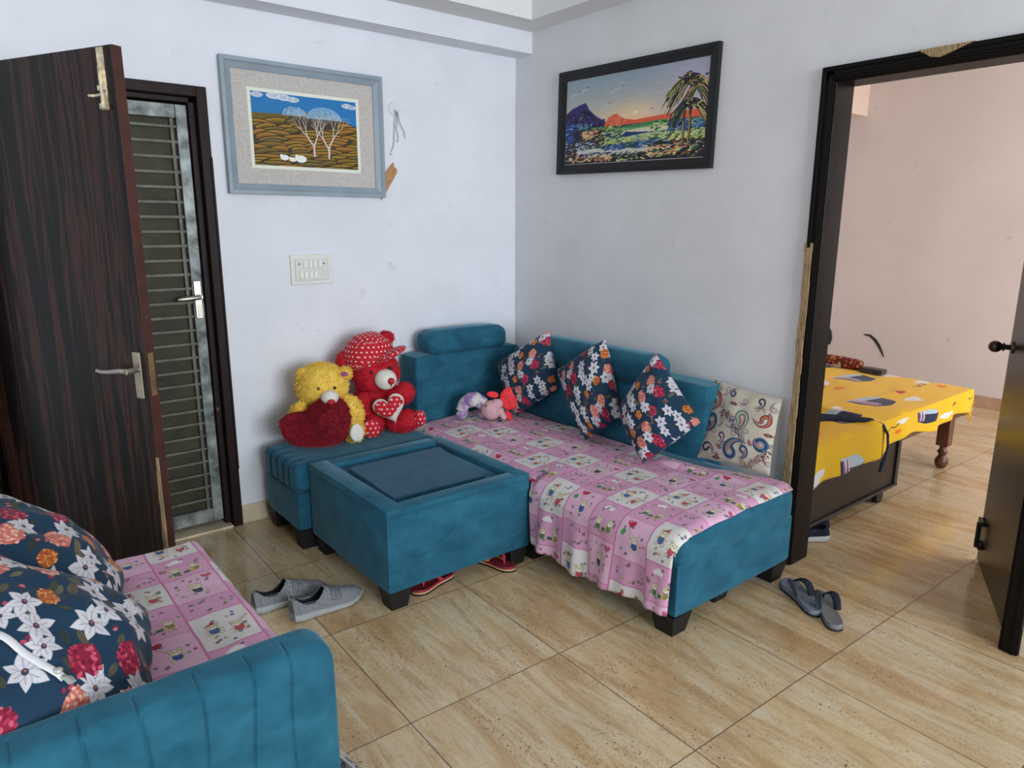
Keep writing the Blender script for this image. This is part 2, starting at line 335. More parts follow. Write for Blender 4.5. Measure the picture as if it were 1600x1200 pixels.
def sunset_art():
    w, h = 1300, 650; C = Cv(w, h, (190, 184, 176)); R = random.Random(4)
    yy = np.linspace(0, 1, h)[:, None]; xx = np.linspace(0, 1, w)[None, :]
    def P(c): return np.array(c, float)[None, None]/255
    t = np.clip(yy/.62, 0, 1)[..., None]; sky = P((140, 160, 174))*(1-t)+P((216, 200, 174))*t
    sk = np.repeat(sky, w, 1); g = np.exp(-(((xx-.52)/.22)**2+((yy-.52)/.16)**2))[..., None]; sk = sk*(1-g)+P((244, 206, 162))*g
    g2 = (np.exp(-((xx-.92)/.2)**2)*np.ones_like(yy))[..., None]*.6; sk = sk*(1-g2)+P((188, 170, 198))*g2
    C.a[:] = sk
    for k in range(900): x, y = R.uniform(0, w), R.uniform(0, h*.6); c = C.a[int(y), int(x)]*255; C.line([(x, y), (x+R.uniform(30, 110), y-R.uniform(-3, 10))], 3, tuple(np.clip(c+R.uniform(-16, 16), 0, 255)), .6)
    C.poly([(0, 250), (60, 215), (150, 190), (205, 180), (250, 240), (330, 300), (420, 345), (440, 420), (0, 430)], (58, 46, 110)); C.poly([(120, 260), (200, 230), (330, 310), (420, 360), (200, 400), (90, 330)], (34, 30, 44))
    C.poly([(410, 360), (450, 310), (520, 290), (580, 330), (700, 352), (980, 335), (1300, 320), (1300, 385), (400, 390)], (226, 98, 66)); C.ell(700, 300, 22, 15, (250, 226, 190))
    for k in range(260):
        t = R.random(); x = 10+t*390; y = 215+t*110+abs(R.gauss(0, 45))+(30 if t < .2 else 0); C.ell(x, y, R.uniform(8, 20), R.uniform(3, 7), R.choice([(66, 54, 130), (34, 30, 46), (50, 60, 120), (84, 60, 90), (40, 36, 40)]), R.uniform(-1, .3))
    for k in range(90): x = R.uniform(430, 640); C.ell(x, 365-R.random()*(60-abs(x-520)*.4), 14, 4, R.choice([(226, 98, 66), (200, 84, 70), (236, 130, 90)]), -.4)
    C.rect(0, 380, w, h, (48, 66, 74))
    bands = [(380, (70, 132, 84)), (398, (120, 168, 110)), (418, (216, 208, 178)), (440, (36, 62, 110)), (462, (176, 190, 150)), (486, (204, 200, 120)), (520, (40, 84, 80)), (548, (206, 198, 178)), (580, (34, 46, 84)), (604, (190, 184, 160)), (628, (26, 30, 32))]
    for y, c in bands:
        pts = [(x, y+10*math.sin(x/120.+y)+R.uniform(-3, 3)) for x in range(0, w+1, 26)]; C.poly(pts+[(w, h), (0, h)], c)
    pals = {'g': [(60, 120, 74), (170, 190, 110), (226, 220, 150), (30, 60, 60)], 'b': [(36, 64, 136), (60, 110, 170), (24, 34, 60), (120, 160, 190)], 'd': [(22, 22, 28), (50, 38, 36), (90, 64, 50), (30, 40, 60)], 'w': [(226, 222, 206), (200, 208, 210), (170, 190, 200)], 'o': [(230, 180, 110), (220, 140, 96), (240, 214, 160)]}
    def dab(n, x0, x1, y0, y1, key, s=9):
        for k in range(n): C.ell(R.uniform(x0, x1), R.uniform(y0, y1), R.uniform(.7, 2.2)*s, R.uniform(.2, .42)*s, R.choice(pals[key]), R.uniform(-.7, .4), .9)
    C.poly([(0, 330), (120, 370), (300, 400), (380, 520), (0, 540)], (46, 78, 150)); dab(120, 0, 300, 330, 470, 'b', 14)
    dab(260, 80, 420, 400, 540, 'd', 12); dab(60, 200, 400, 390, 470, 'o', 12); dab(200, 360, 600, 380, 540, 'g', 12); dab(220, 500, 950, 470, 530, 'g', 10); dab(240, 0, 330, 480, 560, 'w', 9); dab(90, 400, 620, 520, 560, 'b', 14); dab(120, 700, 1000, 500, 555, 'b', 14)
    dab(260, 850, 1300, 380, 520, 'g', 12); dab(120, 1000, 1300, 390, 450, 'b', 14); dab(400, 0, 1300, 590, 650, 'd', 14); dab(260, 880, 1300, 520, 640, 'd', 16)
    dab(60, 60, 500, 590, 640, 'o', 14); dab(50, 800, 1200, 540, 620, 'o', 16); dab(60, 500, 1250, 580, 640, 'g', 14); dab(120, 100, 800, 560, 600, 'w', 8)
    for x, y2 in ((1120, 400), (1168, 360)):
        C.line([(x, 560), (x+6, 460), (x+2, y2), (x+14, 260)], 20, (70, 58, 44)); C.line([(x-3, 560), (x+2, 460), (x-2, y2)], 5, (214, 190, 120))
    def fronds(cx, cy, L):
        for k in range(190):
            a = R.uniform(-.6, PI+.6); l = L*R.uniform(.6, 1.1); pts = []
            for q in range(8):
                t = q/7; pts.append((cx+l*t*math.cos(a), cy-l*t*math.sin(a)*.75+l*.75*t*t))
            C.line(pts, R.uniform(3, 7), R.choice([(30, 34, 40), (38, 46, 40), (36, 36, 46), (110, 128, 60), (222, 196, 110), (220, 160, 120), (30, 36, 76), (50, 74, 64), (28, 30, 34)]))
    fronds(1155, 125, 205); fronds(1165, 140, 120); fronds(1240, 170, 130); fronds(1175, 285, 180)
    for k in range(90): C.ell(1160+R.gauss(0, 34), 130+R.gauss(0, 20), 16, 5, R.choice(pals['d']+[(60, 84, 60), (210, 190, 100)]), R.uniform(-1.2, 1.2))
    for k in range(50): C.ell(1180+R.gauss(0, 28), 290+R.gauss(0, 12), 16, 5, R.choice(pals['d']+[(60, 84, 60), (190, 200, 120)]), R.uniform(-1.2, 1.2))
    dab(150, 120, 400, 380, 520, 'd', 13); dab(90, 0, 120, 480, 600, 'd', 14); dab(60, 180, 330, 400, 450, 'o', 10)
    for x, y, s in ((80, 100, 60), (180, 80, 60), (500, 110, 70), (560, 70, 50), (400, 220, 60), (800, 300, 60), (160, 290, 30)):
        C.line([(x-s*.5, y+s*.5), (x, y), (x+s*.3, y+s*.1), (x+s, y-s*.3)], 3.5, (226, 226, 224)); C.line([(x+s*.6, y-s*.15), (x+s, y-s*.3)], 4, (50, 50, 60))
    return C.image('sunset_beach_painting')
def img_mat(name, im, rough=.8, sheen=.15, scale=(1, 1), bump=.2, bs=300):
    m = NT(name); t = m.n('ShaderNodeTexImage'); t.image = im; t.interpolation = 'Cubic'
    tc = m.n('ShaderNodeTexCoord'); mp = m.n('ShaderNodeMapping'); mp.inputs['Scale'].default_value = (scale[0], scale[1], 1)
    m.l(tc.outputs['UV'], mp.inputs[0]); m.l(mp.outputs[0], t.inputs[0]); m.base(t.outputs[0]); m.rough(rough)
    if sheen: m.sheen(sheen)
    m.b.inputs['Specular IOR Level'].default_value = .25
    if bump: m.bump(m.noise(m.coord(), bs, 2), bump, .001)
    return m.m

# ------------------------------------------------------------------ geometry helpers
class MB:
    def __init__(s): s.v = []; s.f = []; s.uv = []; s.mi = []; s.cur = 0
    def add(s, vs, fs, uvs=None, M=None):
        b = len(s.v)
        s.v += [tuple(M @ Vector(v)) if M else tuple(v) for v in vs]
        for i, f in enumerate(fs):
            s.f.append([b+k for k in f]); s.mi.append(s.cur)
            s.uv.append([uvs[k] for k in f] if uvs else [(0, 0)]*len(f))
        return s
    def box(s, x0, x1, y0, y1, z0, z1, r=0, seg=2, M=None):
        bm = bmesh.new(); bmesh.ops.create_cube(bm, size=1)
        for v in bm.verts: v.co = Vector(((x0+x1)/2+v.co.x*(x1-x0), (y0+y1)/2+v.co.y*(y1-y0), (z0+z1)/2+v.co.z*(z1-z0)))
        if r: bmesh.ops.bevel(bm, geom=bm.edges[:], offset=r, segments=seg, profile=.5, affect='EDGES')
        bm.verts.index_update(); s.add([v.co[:] for v in bm.verts], [[v.index for v in f.verts] for f in bm.faces], M=M); bm.free(); return s
    def cushion(s, x0, x1, y0, y1, z0, z1, r=.03, puff=.0, n=14, M=None, wob=0, seed=0, grooves=None):
        """rounded, slightly puffed block"""
        bm = bmesh.new(); bmesh.ops.create_cube(bm, size=2); bmesh.ops.subdivide_edges(bm, edges=bm.edges[:], cuts=n, use_grid_fill=True)
        hx, hy, hz = (x1-x0)/2, (y1-y0)/2, (z1-z0)/2; c = Vector(((x0+x1)/2, (y0+y1)/2, (z0+z1)/2))
        for v in bm.verts:
            p = Vector((v.co.x*hx, v.co.y*hy, v.co.z*hz)); q = Vector((max(-hx+r, min(hx-r, p.x)), max(-hy+r, min(hy-r, p.y)), max(-hz+r, min(hz-r, p.z))))
            d = p-q
            if d.length > 1e-6: p = q+d.normalized()*r
            a, b_, cc = v.co
            if puff: p += Vector((a*puff*(1-b_*b_)*(1-cc*cc), b_*puff*(1-a*a)*(1-cc*cc), cc*puff*(1-a*a)*(1-b_*b_)))
            if wob: p += noise.noise_vector(p*6+Vector((seed, seed, seed)))*wob
            v.co = c+p
        bm.verts.index_update(); s.add([v.co[:] for v in bm.verts], [[v.index for v in f.verts] for f in bm.faces], M=M); bm.free(); return s
    def cyl(s, p0, p1, r0, r1=None, n=16, cap=True):
        r1 = r0 if r1 is None else r1; p0 = Vector(p0); p1 = Vector(p1); d = (p1-p0).normalized()
        a = d.orthogonal().normalized(); b = d.cross(a); vs = []
        for p, r in ((p0, r0), (p1, r1)):
            for k in range(n): t = 2*PI*k/n; vs.append(p+a*math.cos(t)*r+b*math.sin(t)*r)
        fs = [[k, (k+1) % n, n+(k+1) % n, n+k] for k in range(n)]
        if cap: fs += [list(range(n))[::-1], list(range(n, 2*n))]
        return s.add(vs, fs)
    def tube(s, pts, r, n=8, flat=1., upv=None):
        pts = [Vector(p) for p in pts]; m = len(pts); vs = []; up0 = Vector(upv) if upv else Vector((0, 0, 1))
        rs = r if isinstance(r, (list, tuple)) else [r]*m
        for i, p in enumerate(pts):
            d = (pts[min(i+1, m-1)]-pts[max(i-1, 0)]).normalized(); a = d.cross(up0)
            if a.length < 1e-3: a = d.orthogonal()
            a.normalize(); b = a.cross(d).normalized()
            for k in range(n): t = 2*PI*k/n; vs.append(p+a*math.cos(t)*rs[i]+b*math.sin(t)*rs[i]*flat)
        fs = [[i*n+k, i*n+(k+1) % n, (i+1)*n+(k+1) % n, (i+1)*n+k] for i in range(m-1) for k in range(n)]
        fs += [list(range(n))[::-1], [(m-1)*n+k for k in range(n)]]
        return s.add(vs, fs)
    def ell(s, c, r, R=None, nu=24, nv=14, wob=0, seed=0):
        c = Vector(c); R = R or Matrix.Identity(3); vs = []; fs = []
        for j in range(nv+1):
            ph = PI*j/nv
            for i in range(nu):
                t = 2*PI*i/nu; d = Vector((math.sin(ph)*math.cos(t), math.sin(ph)*math.sin(t), math.cos(ph)))
                k = 1+(wob*noise.noise(d*2.2+Vector((seed, 0, 0))) if wob else 0)
                vs.append(c+R @ Vector((d.x*r[0]*k, d.y*r[1]*k, d.z*r[2]*k)))
        for j in range(nv):
            for i in range(nu): fs.append([j*nu+i, (j+1)*nu+i, (j+1)*nu+(i+1) % nu, j*nu+(i+1) % nu])
        return s.add(vs, fs)
    def fur(s, c, r, R=None, n=600, L=.014, seed=0, w=.0025, droop=.3):
        rn = random.Random(seed); c = Vector(c); R = R or Matrix.Identity(3)
        for k in range(n):
            d = Vector((rn.gauss(0, 1), rn.gauss(0, 1), rn.gauss(0, 1))).normalized()
            p = c+R @ Vector((d.x*r[0], d.y*r[1], d.z*r[2])); nn = (R @ Vector((d.x/r[0], d.y/r[1], d.z/r[2]))).normalized()
            dr = (nn+Vector((rn.gauss(0, .35), rn.gauss(0, .35), rn.gauss(0, .35)-droop))).normalized()
            a = dr.orthogonal().normalized(); b = dr.cross(a); q = rn.uniform(0, 6); a2 = a*math.cos(q)+b*math.sin(q); b2 = dr.cross(a2)
            s.add([p+a2*w, p-a2*w*.5+b2*w*.87, p-a2*w*.5-b2*w*.87, p+dr*L*rn.uniform(.6, 1.2)], [[0, 1, 3], [1, 2, 3], [2, 0, 3]])
        return s
    def prism(s, pts, axis, a0, a1):
        """pts: 2-D outline, extruded along axis"""
        n = len(pts)
        def P(q, a): return {'x': (a, q[0], q[1]), 'y': (q[0], a, q[1]), 'z': (q[0], q[1], a)}[axis]
        vs = [P(q, a0) for q in pts]+[P(q, a1) for q in pts]
        return s.add(vs, [list(range(n)), list(range(n, 2*n))[::-1]]+[[k, n+k, n+(k+1) % n, (k+1) % n] for k in range(n)])
    def grid(s, fn, nu, nv, uvf=None, flip=False):
        vs = []; uvs = []
        for j in range(nv+1):
            for i in range(nu+1):
                u, v = i/nu, j/nv; vs.append(fn(u, v)); uvs.append(uvf(u, v) if uvf else (u, v))
        fs = []
        for j in range(nv):
            for i in range(nu):
                q = [j*(nu+1)+i, j*(nu+1)+i+1, (j+1)*(nu+1)+i+1, (j+1)*(nu+1)+i]; fs.append(q[::-1] if flip else q)
        return s.add(vs, fs, uvs)
    def build(s, name, mat, parent=None, smooth=None, M=None, fix=True):
        me = bpy.data.meshes.new(name); off = Vector((0, 0, 0)); q = parent
        while q: off += q.location; q = q.parent
        vs = [(M @ Vector(v)) if M else Vector(v) for v in s.v]
        if parent is None and vs:
            lo = [min(v[k] for v in vs) for k in range(3)]; hi = [max(v[k] for v in vs) for k in range(3)]
            off = Vector(((lo[0]+hi[0])/2, (lo[1]+hi[1])/2, lo[2]))
        me.from_pydata([v-off for v in vs], [], s.f)
        ul = me.uv_layers.new(name='UVMap'); fl = [c for f in s.uv for q in f for c in q]
        if len(fl) == len(ul.data)*2: ul.data.foreach_set('uv', fl)
        mats = mat if isinstance(mat, (list, tuple)) else [mat]
        for m_ in mats: me.materials.append(m_)
        me.polygons.foreach_set('material_index', s.mi)
        if fix:
            bm = bmesh.new(); bm.from_mesh(me); bmesh.ops.recalc_face_normals(bm, faces=bm.faces[:]); bm.to_mesh(me); bm.free()
        if smooth is not None:
            me.polygons.foreach_set('use_smooth', [True]*len(me.polygons)); 
            if smooth: me.set_sharp_from_angle(angle=math.radians(smooth))
        me.update()
        o = bpy.data.objects.new(name, me); COL.objects.link(o)
        if parent: o.parent = parent
        else: o.location = off
        return o
def empty(name, loc, label, cat, group=None):
    o = bpy.data.objects.new(name, None); COL.objects.link(o); o.location = loc; o.empty_display_size = .1
    return tag(o, label, cat, group)
def tag(o, label=None, cat=None, group=None, kind=None):
    for k, v in (('label', label), ('category', cat), ('group', group), ('kind', kind)):
        if v: o[k] = v
    return o
def struct(o, label=None):
    o['kind'] = 'structure'
    if label: o['label'] = label
    return o
def Rz(a, loc=(0, 0, 0)): return Matrix.Translation(loc) @ Matrix.Rotation(a, 4, 'Z')
def rot3(ax=0, ay=0, az=0): return (Matrix.Rotation(az, 3, 'Z') @ Matrix.Rotation(ay, 3, 'Y') @ Matrix.Rotation(ax, 3, 'X'))

# ------------------------------------------------------------------ materials
M_wallA = wall_mat('wall_paint_cool_daylit', (226, 228, 234)); M_wallB = wall_mat('white_wall_paint', (222, 221, 222))  # left wall base lighter and bluer: cool daylight put into its colour
M_ceil = simple('ceiling_paint', (222, 221, 219), .7, 0, .01, 4)
M_bed_wall = wall_mat('pale_pink_wall_paint', (216, 206, 203), 1.5)
M_bed_beam = simple('peach_paint', (228, 208, 192), .7, 0, .01, 4)
def floor_mat():
    m = NT('travertine_tiles'); v = m.coord(rot=(0, 0, math.radians(1.3)), loc=(0, 0, 0))
    sep = m.n('ShaderNodeSeparateXYZ'); m.l(v, sep.inputs[0]); T = .605
    def cell(o, off):
        a = m.math('ADD', o, off); a = m.math('DIVIDE', a, T); fl = m.math('FLOOR', a); fr = m.math('FRACT', a); return fl, fr
    ix, fx = cell(sep.outputs[0], 1.887+3.025-.605+.355); iy, fy = cell(sep.outputs[1], 1.205+3.63+.282)
    cid = m.n('ShaderNodeCombineXYZ'); m.l(ix, cid.inputs[0]); m.l(iy, cid.inputs[1])
    wn = m.n('ShaderNodeTexWhiteNoise', noise_dimensions='2D'); m.l(cid.outputs[0], wn.inputs['Vector'])
    cmb = m.n('ShaderNodeCombineXYZ'); m.l(m.math('MULTIPLY', fx, 2.3), cmb.inputs[0]); m.l(m.math('MULTIPLY', fy, .38), cmb.inputs[1]); m.l(m.math('MULTIPLY', wn.outputs['Value'], 3.0), cmb.inputs[2])
    n1 = m.noise(cmb.outputs[0], 2.0, 8, .58, .9)
    col = m.ramp(n1, [(.30, (184, 150, 106)), (.42, (200, 170, 127)), (.5, (212, 187, 146)), (.60, (218, 200, 166)), (.72, (196, 163, 118))])
    n2 = m.noise(cmb.outputs[0], 4.2, 6, .6, 1.1)
    col = m.mix(m.ramp(n2, [(.455, (0, 0, 0)), (.485, (150, 150, 150)), (.515, (0, 0, 0))]), col, (160, 124, 84))
    n4 = m.noise(cmb.outputs[0], 3.1, 5, .6, 1.4)
    col = m.mix(m.ramp(n4, [(.56, (0, 0, 0)), (.66, (170, 170, 170))]), col, (224, 214, 192))
    n5 = m.noise(m.coord(), 130, 3, .7)
    col = m.mix(.25, col, m.ramp(n5, [(.35, (190, 176, 156)), (.6, (255, 255, 255))]), 'MULTIPLY')
    n3 = m.noise(m.coord(scale=(1.6, 1, 1)), 95, 3, .55); pm = m.noise(m.coord(scale=(3, 1, 1)), 3.2, 2)
    pit = m.math('MULTIPLY', m.ramp(n3, [(.33, (255, 255, 255)), (.37, (0, 0, 0))]), m.ramp(pm, [(.42, (0, 0, 0)), (.6, (255, 255, 255))]))
    col = m.mix(pit, col, (84, 62, 44)); col = m.mix(.3, col, m.ramp(m.noise(m.coord(), 2.0, 5, .7), [(.3, (176, 160, 140)), (.6, (255, 255, 255))]), 'MULTIPLY')
    # grout
    ex = m.math('MINIMUM', fx, m.math('SUBTRACT', 1, fx)); ey = m.math('MINIMUM', fy, m.math('SUBTRACT', 1, fy)); e = m.math('MINIMUM', ex, ey)
    g = m.math('LESS_THAN', e, .0028); col = m.mix(g, col, (92, 72, 52))
    m.base(col); m.l(m.ramp(m.noise(m.coord(), 5, 4), [(.3, (90, 90, 90)), (.7, (120, 120, 120))]), m.b.inputs['Roughness'])
    m.b.inputs['Specular IOR Level'].default_value = .4
    h = m.math('SUBTRACT', 1, m.math('ADD', g, m.math('MULTIPLY', pit, .5))); m.bump(h, .3, .002); return m.m
M_floor = floor_mat()
M_skirt = simple('marble_skirting', (206, 190, 164), .4, 0, .08, 9)
M_skirt_bed = simple('brown_marble_skirting', (176, 140, 116), .4, 0, .08, 9)
def enamel(name, c, peel=(150, 112, 70), th=.3):
    m = NT(name); v = m.coord(scale=(1, 1, .35)); n = m.noise(v, 22, 5, .6)
    m.base(m.mix(m.ramp(n, [(th-.03, (255, 255, 255)), (th, (0, 0, 0))]), c, peel)); m.rough(.4); m.b.inputs['Specular IOR Level'].default_value = .12
    m.bump(m.noise(m.coord(scale=(1, 1, .5)), 30, 3, .5), .3, .004); return m.m
M_frameA = enamel('dark_brown_enamel_paint', (36, 24, 24), th=.3); M_frameB = enamel('black_brown_enamel_paint', (17, 13, 11), th=.25)
M_rawwood = NT('splintered_raw_wood'); 
_v = M_rawwood.coord(scale=(3, 3, .35)); M_rawwood.base(M_rawwood.ramp(M_rawwood.noise(_v, 38, 6, .7, .4), [(.3, (96, 72, 48)), (.45, (158, 130, 92)), (.7, (192, 166, 124))])); M_rawwood.rough(.9); M_rawwood.bump(M_rawwood.noise(_v, 50, 5, .7), 1, .01); M_rawwood = M_rawwood.m
def ebony(name, dark, mid, hi, ang, rough=.35):
    m = NT(name); v = m.coord(rot=(0, 0, ang), scale=(1, 1, .045)); n = m.noise(v, 22, 6, .6, .5); n2 = m.noise(v, 70, 3, .5)
    c = m.ramp(n, [(.36, dark), (.5, mid), (.58, hi), (.63, mid), (.70, dark)]); m.base(m.mix(m.math('MULTIPLY', n2, .5), c, dark)); m.rough(rough); m.b.inputs['Specular IOR Level'].default_value = .2; return m.m
M_leafL = ebony('ebony_laminate', (14, 11, 10), (24, 17, 15), (74, 46, 37), 0, .3); M_leafR = ebony('dark_wenge_laminate', (24, 19, 16), (34, 28, 23), (44, 36, 29), 0, .3)
M_leafedge = simple('brown_edge_paint', (66, 34, 26), .45, 0, .15, 12)
M_steel = simple('scuffed_steel', (104, 108, 106), .5, .6, .4, 16, .2, 30); M_steel2 = simple('brushed_steel', (176, 170, 158), .32, .9, .08, 20)
M_galv = simple('galvanised_bar', (92, 92, 78), .55, .3, .15, 20)
def mesh_mat():
    m = NT('fine_wire_mesh'); v = m.coord(); sep = m.n('ShaderNodeSeparateXYZ'); m.l(v, sep.inputs[0])
    fx = m.math('FRACT', m.math('MULTIPLY', sep.outputs[0], 330)); fz = m.math('FRACT', m.math('MULTIPLY', sep.outputs[2], 330))
    hole = m.math('MULTIPLY', m.math('GREATER_THAN', fx, .42), m.math('GREATER_THAN', fz, .42))
    m.base(m.ramp(m.noise(m.coord(), 6, 5, .6), [(.35, (56, 54, 38)), (.65, (78, 74, 54))])); m.rough(.6); m.b.inputs['Metallic'].default_value = .2
    m.l(m.math('SUBTRACT', 1, hole), m.b.inputs['Alpha']); return m.m
M_mesh = mesh_mat()
M_teal = velvet('teal_velvet', (24, 76, 98), (42, 102, 124)); M_teal_top = M_teal
M_mat = velvet('dark_teal_velvet', (24, 58, 80), (36, 78, 102), 10)
M_black = simple('black_plastic', (10, 10, 11), .6, 0, .1, 30)
M_cloth = img_mat('nursery_patchwork_cotton', nursery(), .85, .1, (1/.60, 1/.60))
M_flor = [img_mat('blue_floral_cotton_%d' % k, floral(k), .75, .1) for k in (1, 2)]
M_paisley = img_mat('paisley_velour', paisley(), .7, .25)
M_bedsheet = img_mat('yellow_printed_sheet', bedprint(), .8, .15, (1/3.0, 1/1.5))
M_art1 = img_mat('hillside_painting_surface', sheep_art(), .55, 0, (1, 1), .1); M_art2 = img_mat('sunset_painting_surface', sunset_art(), .5, 0, (1, 1), .3, 60)
M_linen = simple('linen_mat_board', (190, 184, 178), .9, 0, .06, 120); M_cream = simple('cream_card', (226, 228, 214), .8)
M_greyframe = simple('grey_blue_frame_paint', (138, 152, 162), .4, 0, .04, 10); M_blackframe = simple('black_frame', (6, 6, 6), .6)
M_white = simple('white_plastic', (222, 222, 214), .35, 0, .02, 20); M_screw = simple('dark_screw', (40, 38, 36), .5)
M_pinewood = simple('bare_plywood', (178, 132, 88), .7, 0, .1, 30)
M_wire = simple('grey_wire', (120, 116, 114), .6)
def plush(name, c, c2):
    m = NT(name); m.base(m.ramp(m.noise(m.coord(), 28, 3), [(.3, c), (.7, c2)])); m.rough(.9); m.sheen(.4, .5, rgba(c2)); return m.m
M_yel = plush('yellow_plush', (222, 176, 58), (240, 206, 96)); M_red = plush('red_plush', (168, 10, 30), (200, 22, 44)); M_dred = plush('dark_red_plush', (116, 6, 26), (150, 12, 36))
M_wht = simple('cream_felt', (218, 212, 202), .9, 0, .04, 30); M_nose = simple('red_felt_nose', (176, 22, 38), .7); M_eye = simple('glossy_dark_eye', (14, 12, 14), .15)
def polka():
    m = NT('red_polka_dot_cotton'); C = Cv(400, 400, (192, 20, 38))
    for i in range(-1, 6):
        for j in range(-1, 6): C.ell(i*80+40*(j % 2)+20, j*80+20, 15, 15, (240, 214, 214))
    im = C.image('polka_dots')
    t = m.n('ShaderNodeTexImage'); t.image = im; t.projection = 'BOX'; t.projection_blend = .2
    m.l(m.coord(scale=(8.5, 8.5, 8.5)), t.inputs[0]); m.base(t.outputs[0]); m.rough(.85); m.sheen(.15); return m.m
M_polka = polka()
M_tie = NT('lilac_tie_dye_plush'); M_tie.base(M_tie.ramp(M_tie.noise(M_tie.coord(), 26, 2), [(.42, (206, 200, 196)), (.56, (150, 116, 170))])); M_tie.rough(.9); M_tie.sheen(.3); M_tie = M_tie.m
M_pinkpl = simple('dusty_pink_plush', (204, 164, 168), .9, 0, .06, 40); M_coral = plush('bright_coral_plush', (232, 40, 48), (248, 74, 78))
M_knit = NT('grey_knit'); M_knit.base(M_knit.ramp(M_knit.noise(M_knit.coord(), 240, 2), [(.35, (98, 100, 104)), (.65, (134, 136, 140))])); M_knit.rough(.9); M_knit = M_knit.m
M_knitdk = simple('dark_lining', (26, 27, 30), .9); M_sole = simple('pale_grey_rubber', (156, 160, 160), .6, 0, .04, 20); M_insole = simple('grey_insole', (110, 118, 128), .8)
M_flip = simple('grey_blue_foam', (112, 120, 134), .75, 0, .1, 18, .3, 160); M_flip2 = simple('worn_grey_foam', (116, 116, 118), .75, 0, .12, 18, .3, 160); M_navystrap = simple('navy_rubber_strap', (18, 26, 40), .5); M_blackr = simple('black_rubber', (16, 16, 17), .7)
M_maroon = simple('maroon_footbed', (124, 22, 38), .7, 0, .1, 20); M_pinkstrap = simple('rose_strap', (178, 52, 76), .6); M_gold = simple('mustard_strap', (190, 132, 44), .5); M_tan = simple('tan_midsole', (206, 164, 110), .7)
M_navy = simple('navy_knit_fabric', (16, 20, 48), .85, 0, .15, 60); M_whitesole = simple('white_rubber', (206, 210, 212), .5)
M_bedwood = ebony('dark_bed_laminate', (26, 20, 18), (36, 28, 24), (44, 34, 28), 0, .3); M_bedrail = simple('brown_varnished_wood', (92, 54, 38), .35, 0, .15, 14)
M_bedblack = simple('black_edge_trim', (18, 16, 16), .4); M_navycloth = simple('navy_cloth', (22, 34, 60), .9, 0, .15, 30)
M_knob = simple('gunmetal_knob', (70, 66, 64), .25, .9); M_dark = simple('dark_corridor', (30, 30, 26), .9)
M_bag = NT('red_patterned_bag'); M_bag.base(M_bag.ramp(M_bag.noise(M_bag.coord(), 45, 2), [(.44, (84, 8, 14)), (.58, (124, 16, 20)), (.66, (200, 150, 70))])); M_bag.rough(.5); M_bag = M_bag.m
M_photo = simple('dark_printed_card', (44, 40, 46), .4, 0, .5, 60); M_feather = simple('black_sticker', (30, 34, 34), .6); M_grysticker = simple('grey_sticker', (150, 134, 132), .7)

# ================================================================== SETTING
AX0, AX1, ATOP = -2.86, -1.797, 2.097         # doorway in wall A (outer frame)
BY0, BY1, BTOP = -1.945, -2.885, 2.105        # doorway in wall B
T = .13
w = MB(); w.box(AX1, T, 0, T, 0, 3.0); w.box(-4.6, AX0, 0, T, 0, 3.0); w.box(AX0, AX1, 0, T, ATOP, 3.0)
struct(w.build('wall_left', M_wallA), 'white wall with the grey framed painting and switch board')
w = MB(); w.box(0, T, BY0, -.0005, 0, 3.0); w.box(0, T, -4.6, BY1, 0, 3.0); w.box(0, T, BY1, BY0, BTOP, 3.0)
struct(w.build('wall_right', M_wallB), 'white wall with the black framed painting and bedroom doorway')
f = MB(); f.box(-4.6, 4.1, -5.2, 2.0, -.06, 0); struct(f.build('floor', M_floor), 'beige travertine tiled floor')
c = MB(); c.box(-4.6, 0, -5.2, 0, 2.95, 3.0); struct(c.build('ceiling', M_ceil))
c = MB(); c.box(-4.6, -.0005, -.34, -.0005, 2.577, 2.95); c.box(-.165, -.0005, -5.2, -.34, 2.577, 2.95); struct(c.build('trim_1', M_ceil), 'stepped ceiling border')
c = MB(); c.box(-4.6, -.0005, -.15, -.0005, 2.461, 2.5765); struct(c.build('trim_2', M_wallA), 'white beam along top of left wall')
b = MB(); b.box(AX1+.001, -.001, -.012, -.0005, 0, .095, .002, 1); struct(b.build('baseboard_left', M_skirt))
b = MB(); b.box(-.012, -.0005, BY0+.001, -.013, 0, .095, .002, 1); b.box(-.012, -.0005, -4.6, BY1-.001, 0, .095, .002, 1); struct(b.build('baseboard_right', M_skirt))
# bedroom
b = MB(); b.box(3.9, 4.0, -5.2, .1, 0, 2.9); struct(b.build('wall_bedroom_back', M_bed_wall), 'pale pink bedroom wall')
b = MB(); b.box(T, 3.9, .0, .1, 0, 2.9); struct(b.build('wall_bedroom_side', M_bed_wall))
b = MB(); b.box(T, 3.9, -5.2, 0, 2.76, 2.86); struct(b.build('ceiling_bedroom', M_bed_beam))
b = MB(); b.box(T, 3.8995, -.23, -.0005, 2.465, 2.7595); struct(b.build('trim_3', M_bed_beam), 'peach beam in bedroom corner')
b = MB(); b.box(3.886, 3.8995, -5.2, -.0005, 0, .10, .002, 1); struct(b.build('baseboard_bedroom', M_skirt_bed))
# corridor behind the mesh door
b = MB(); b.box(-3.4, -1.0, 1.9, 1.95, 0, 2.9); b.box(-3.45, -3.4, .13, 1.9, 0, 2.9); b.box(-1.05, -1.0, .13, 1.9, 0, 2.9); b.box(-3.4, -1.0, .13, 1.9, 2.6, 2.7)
struct(b.build('wall_corridor', M_dark))
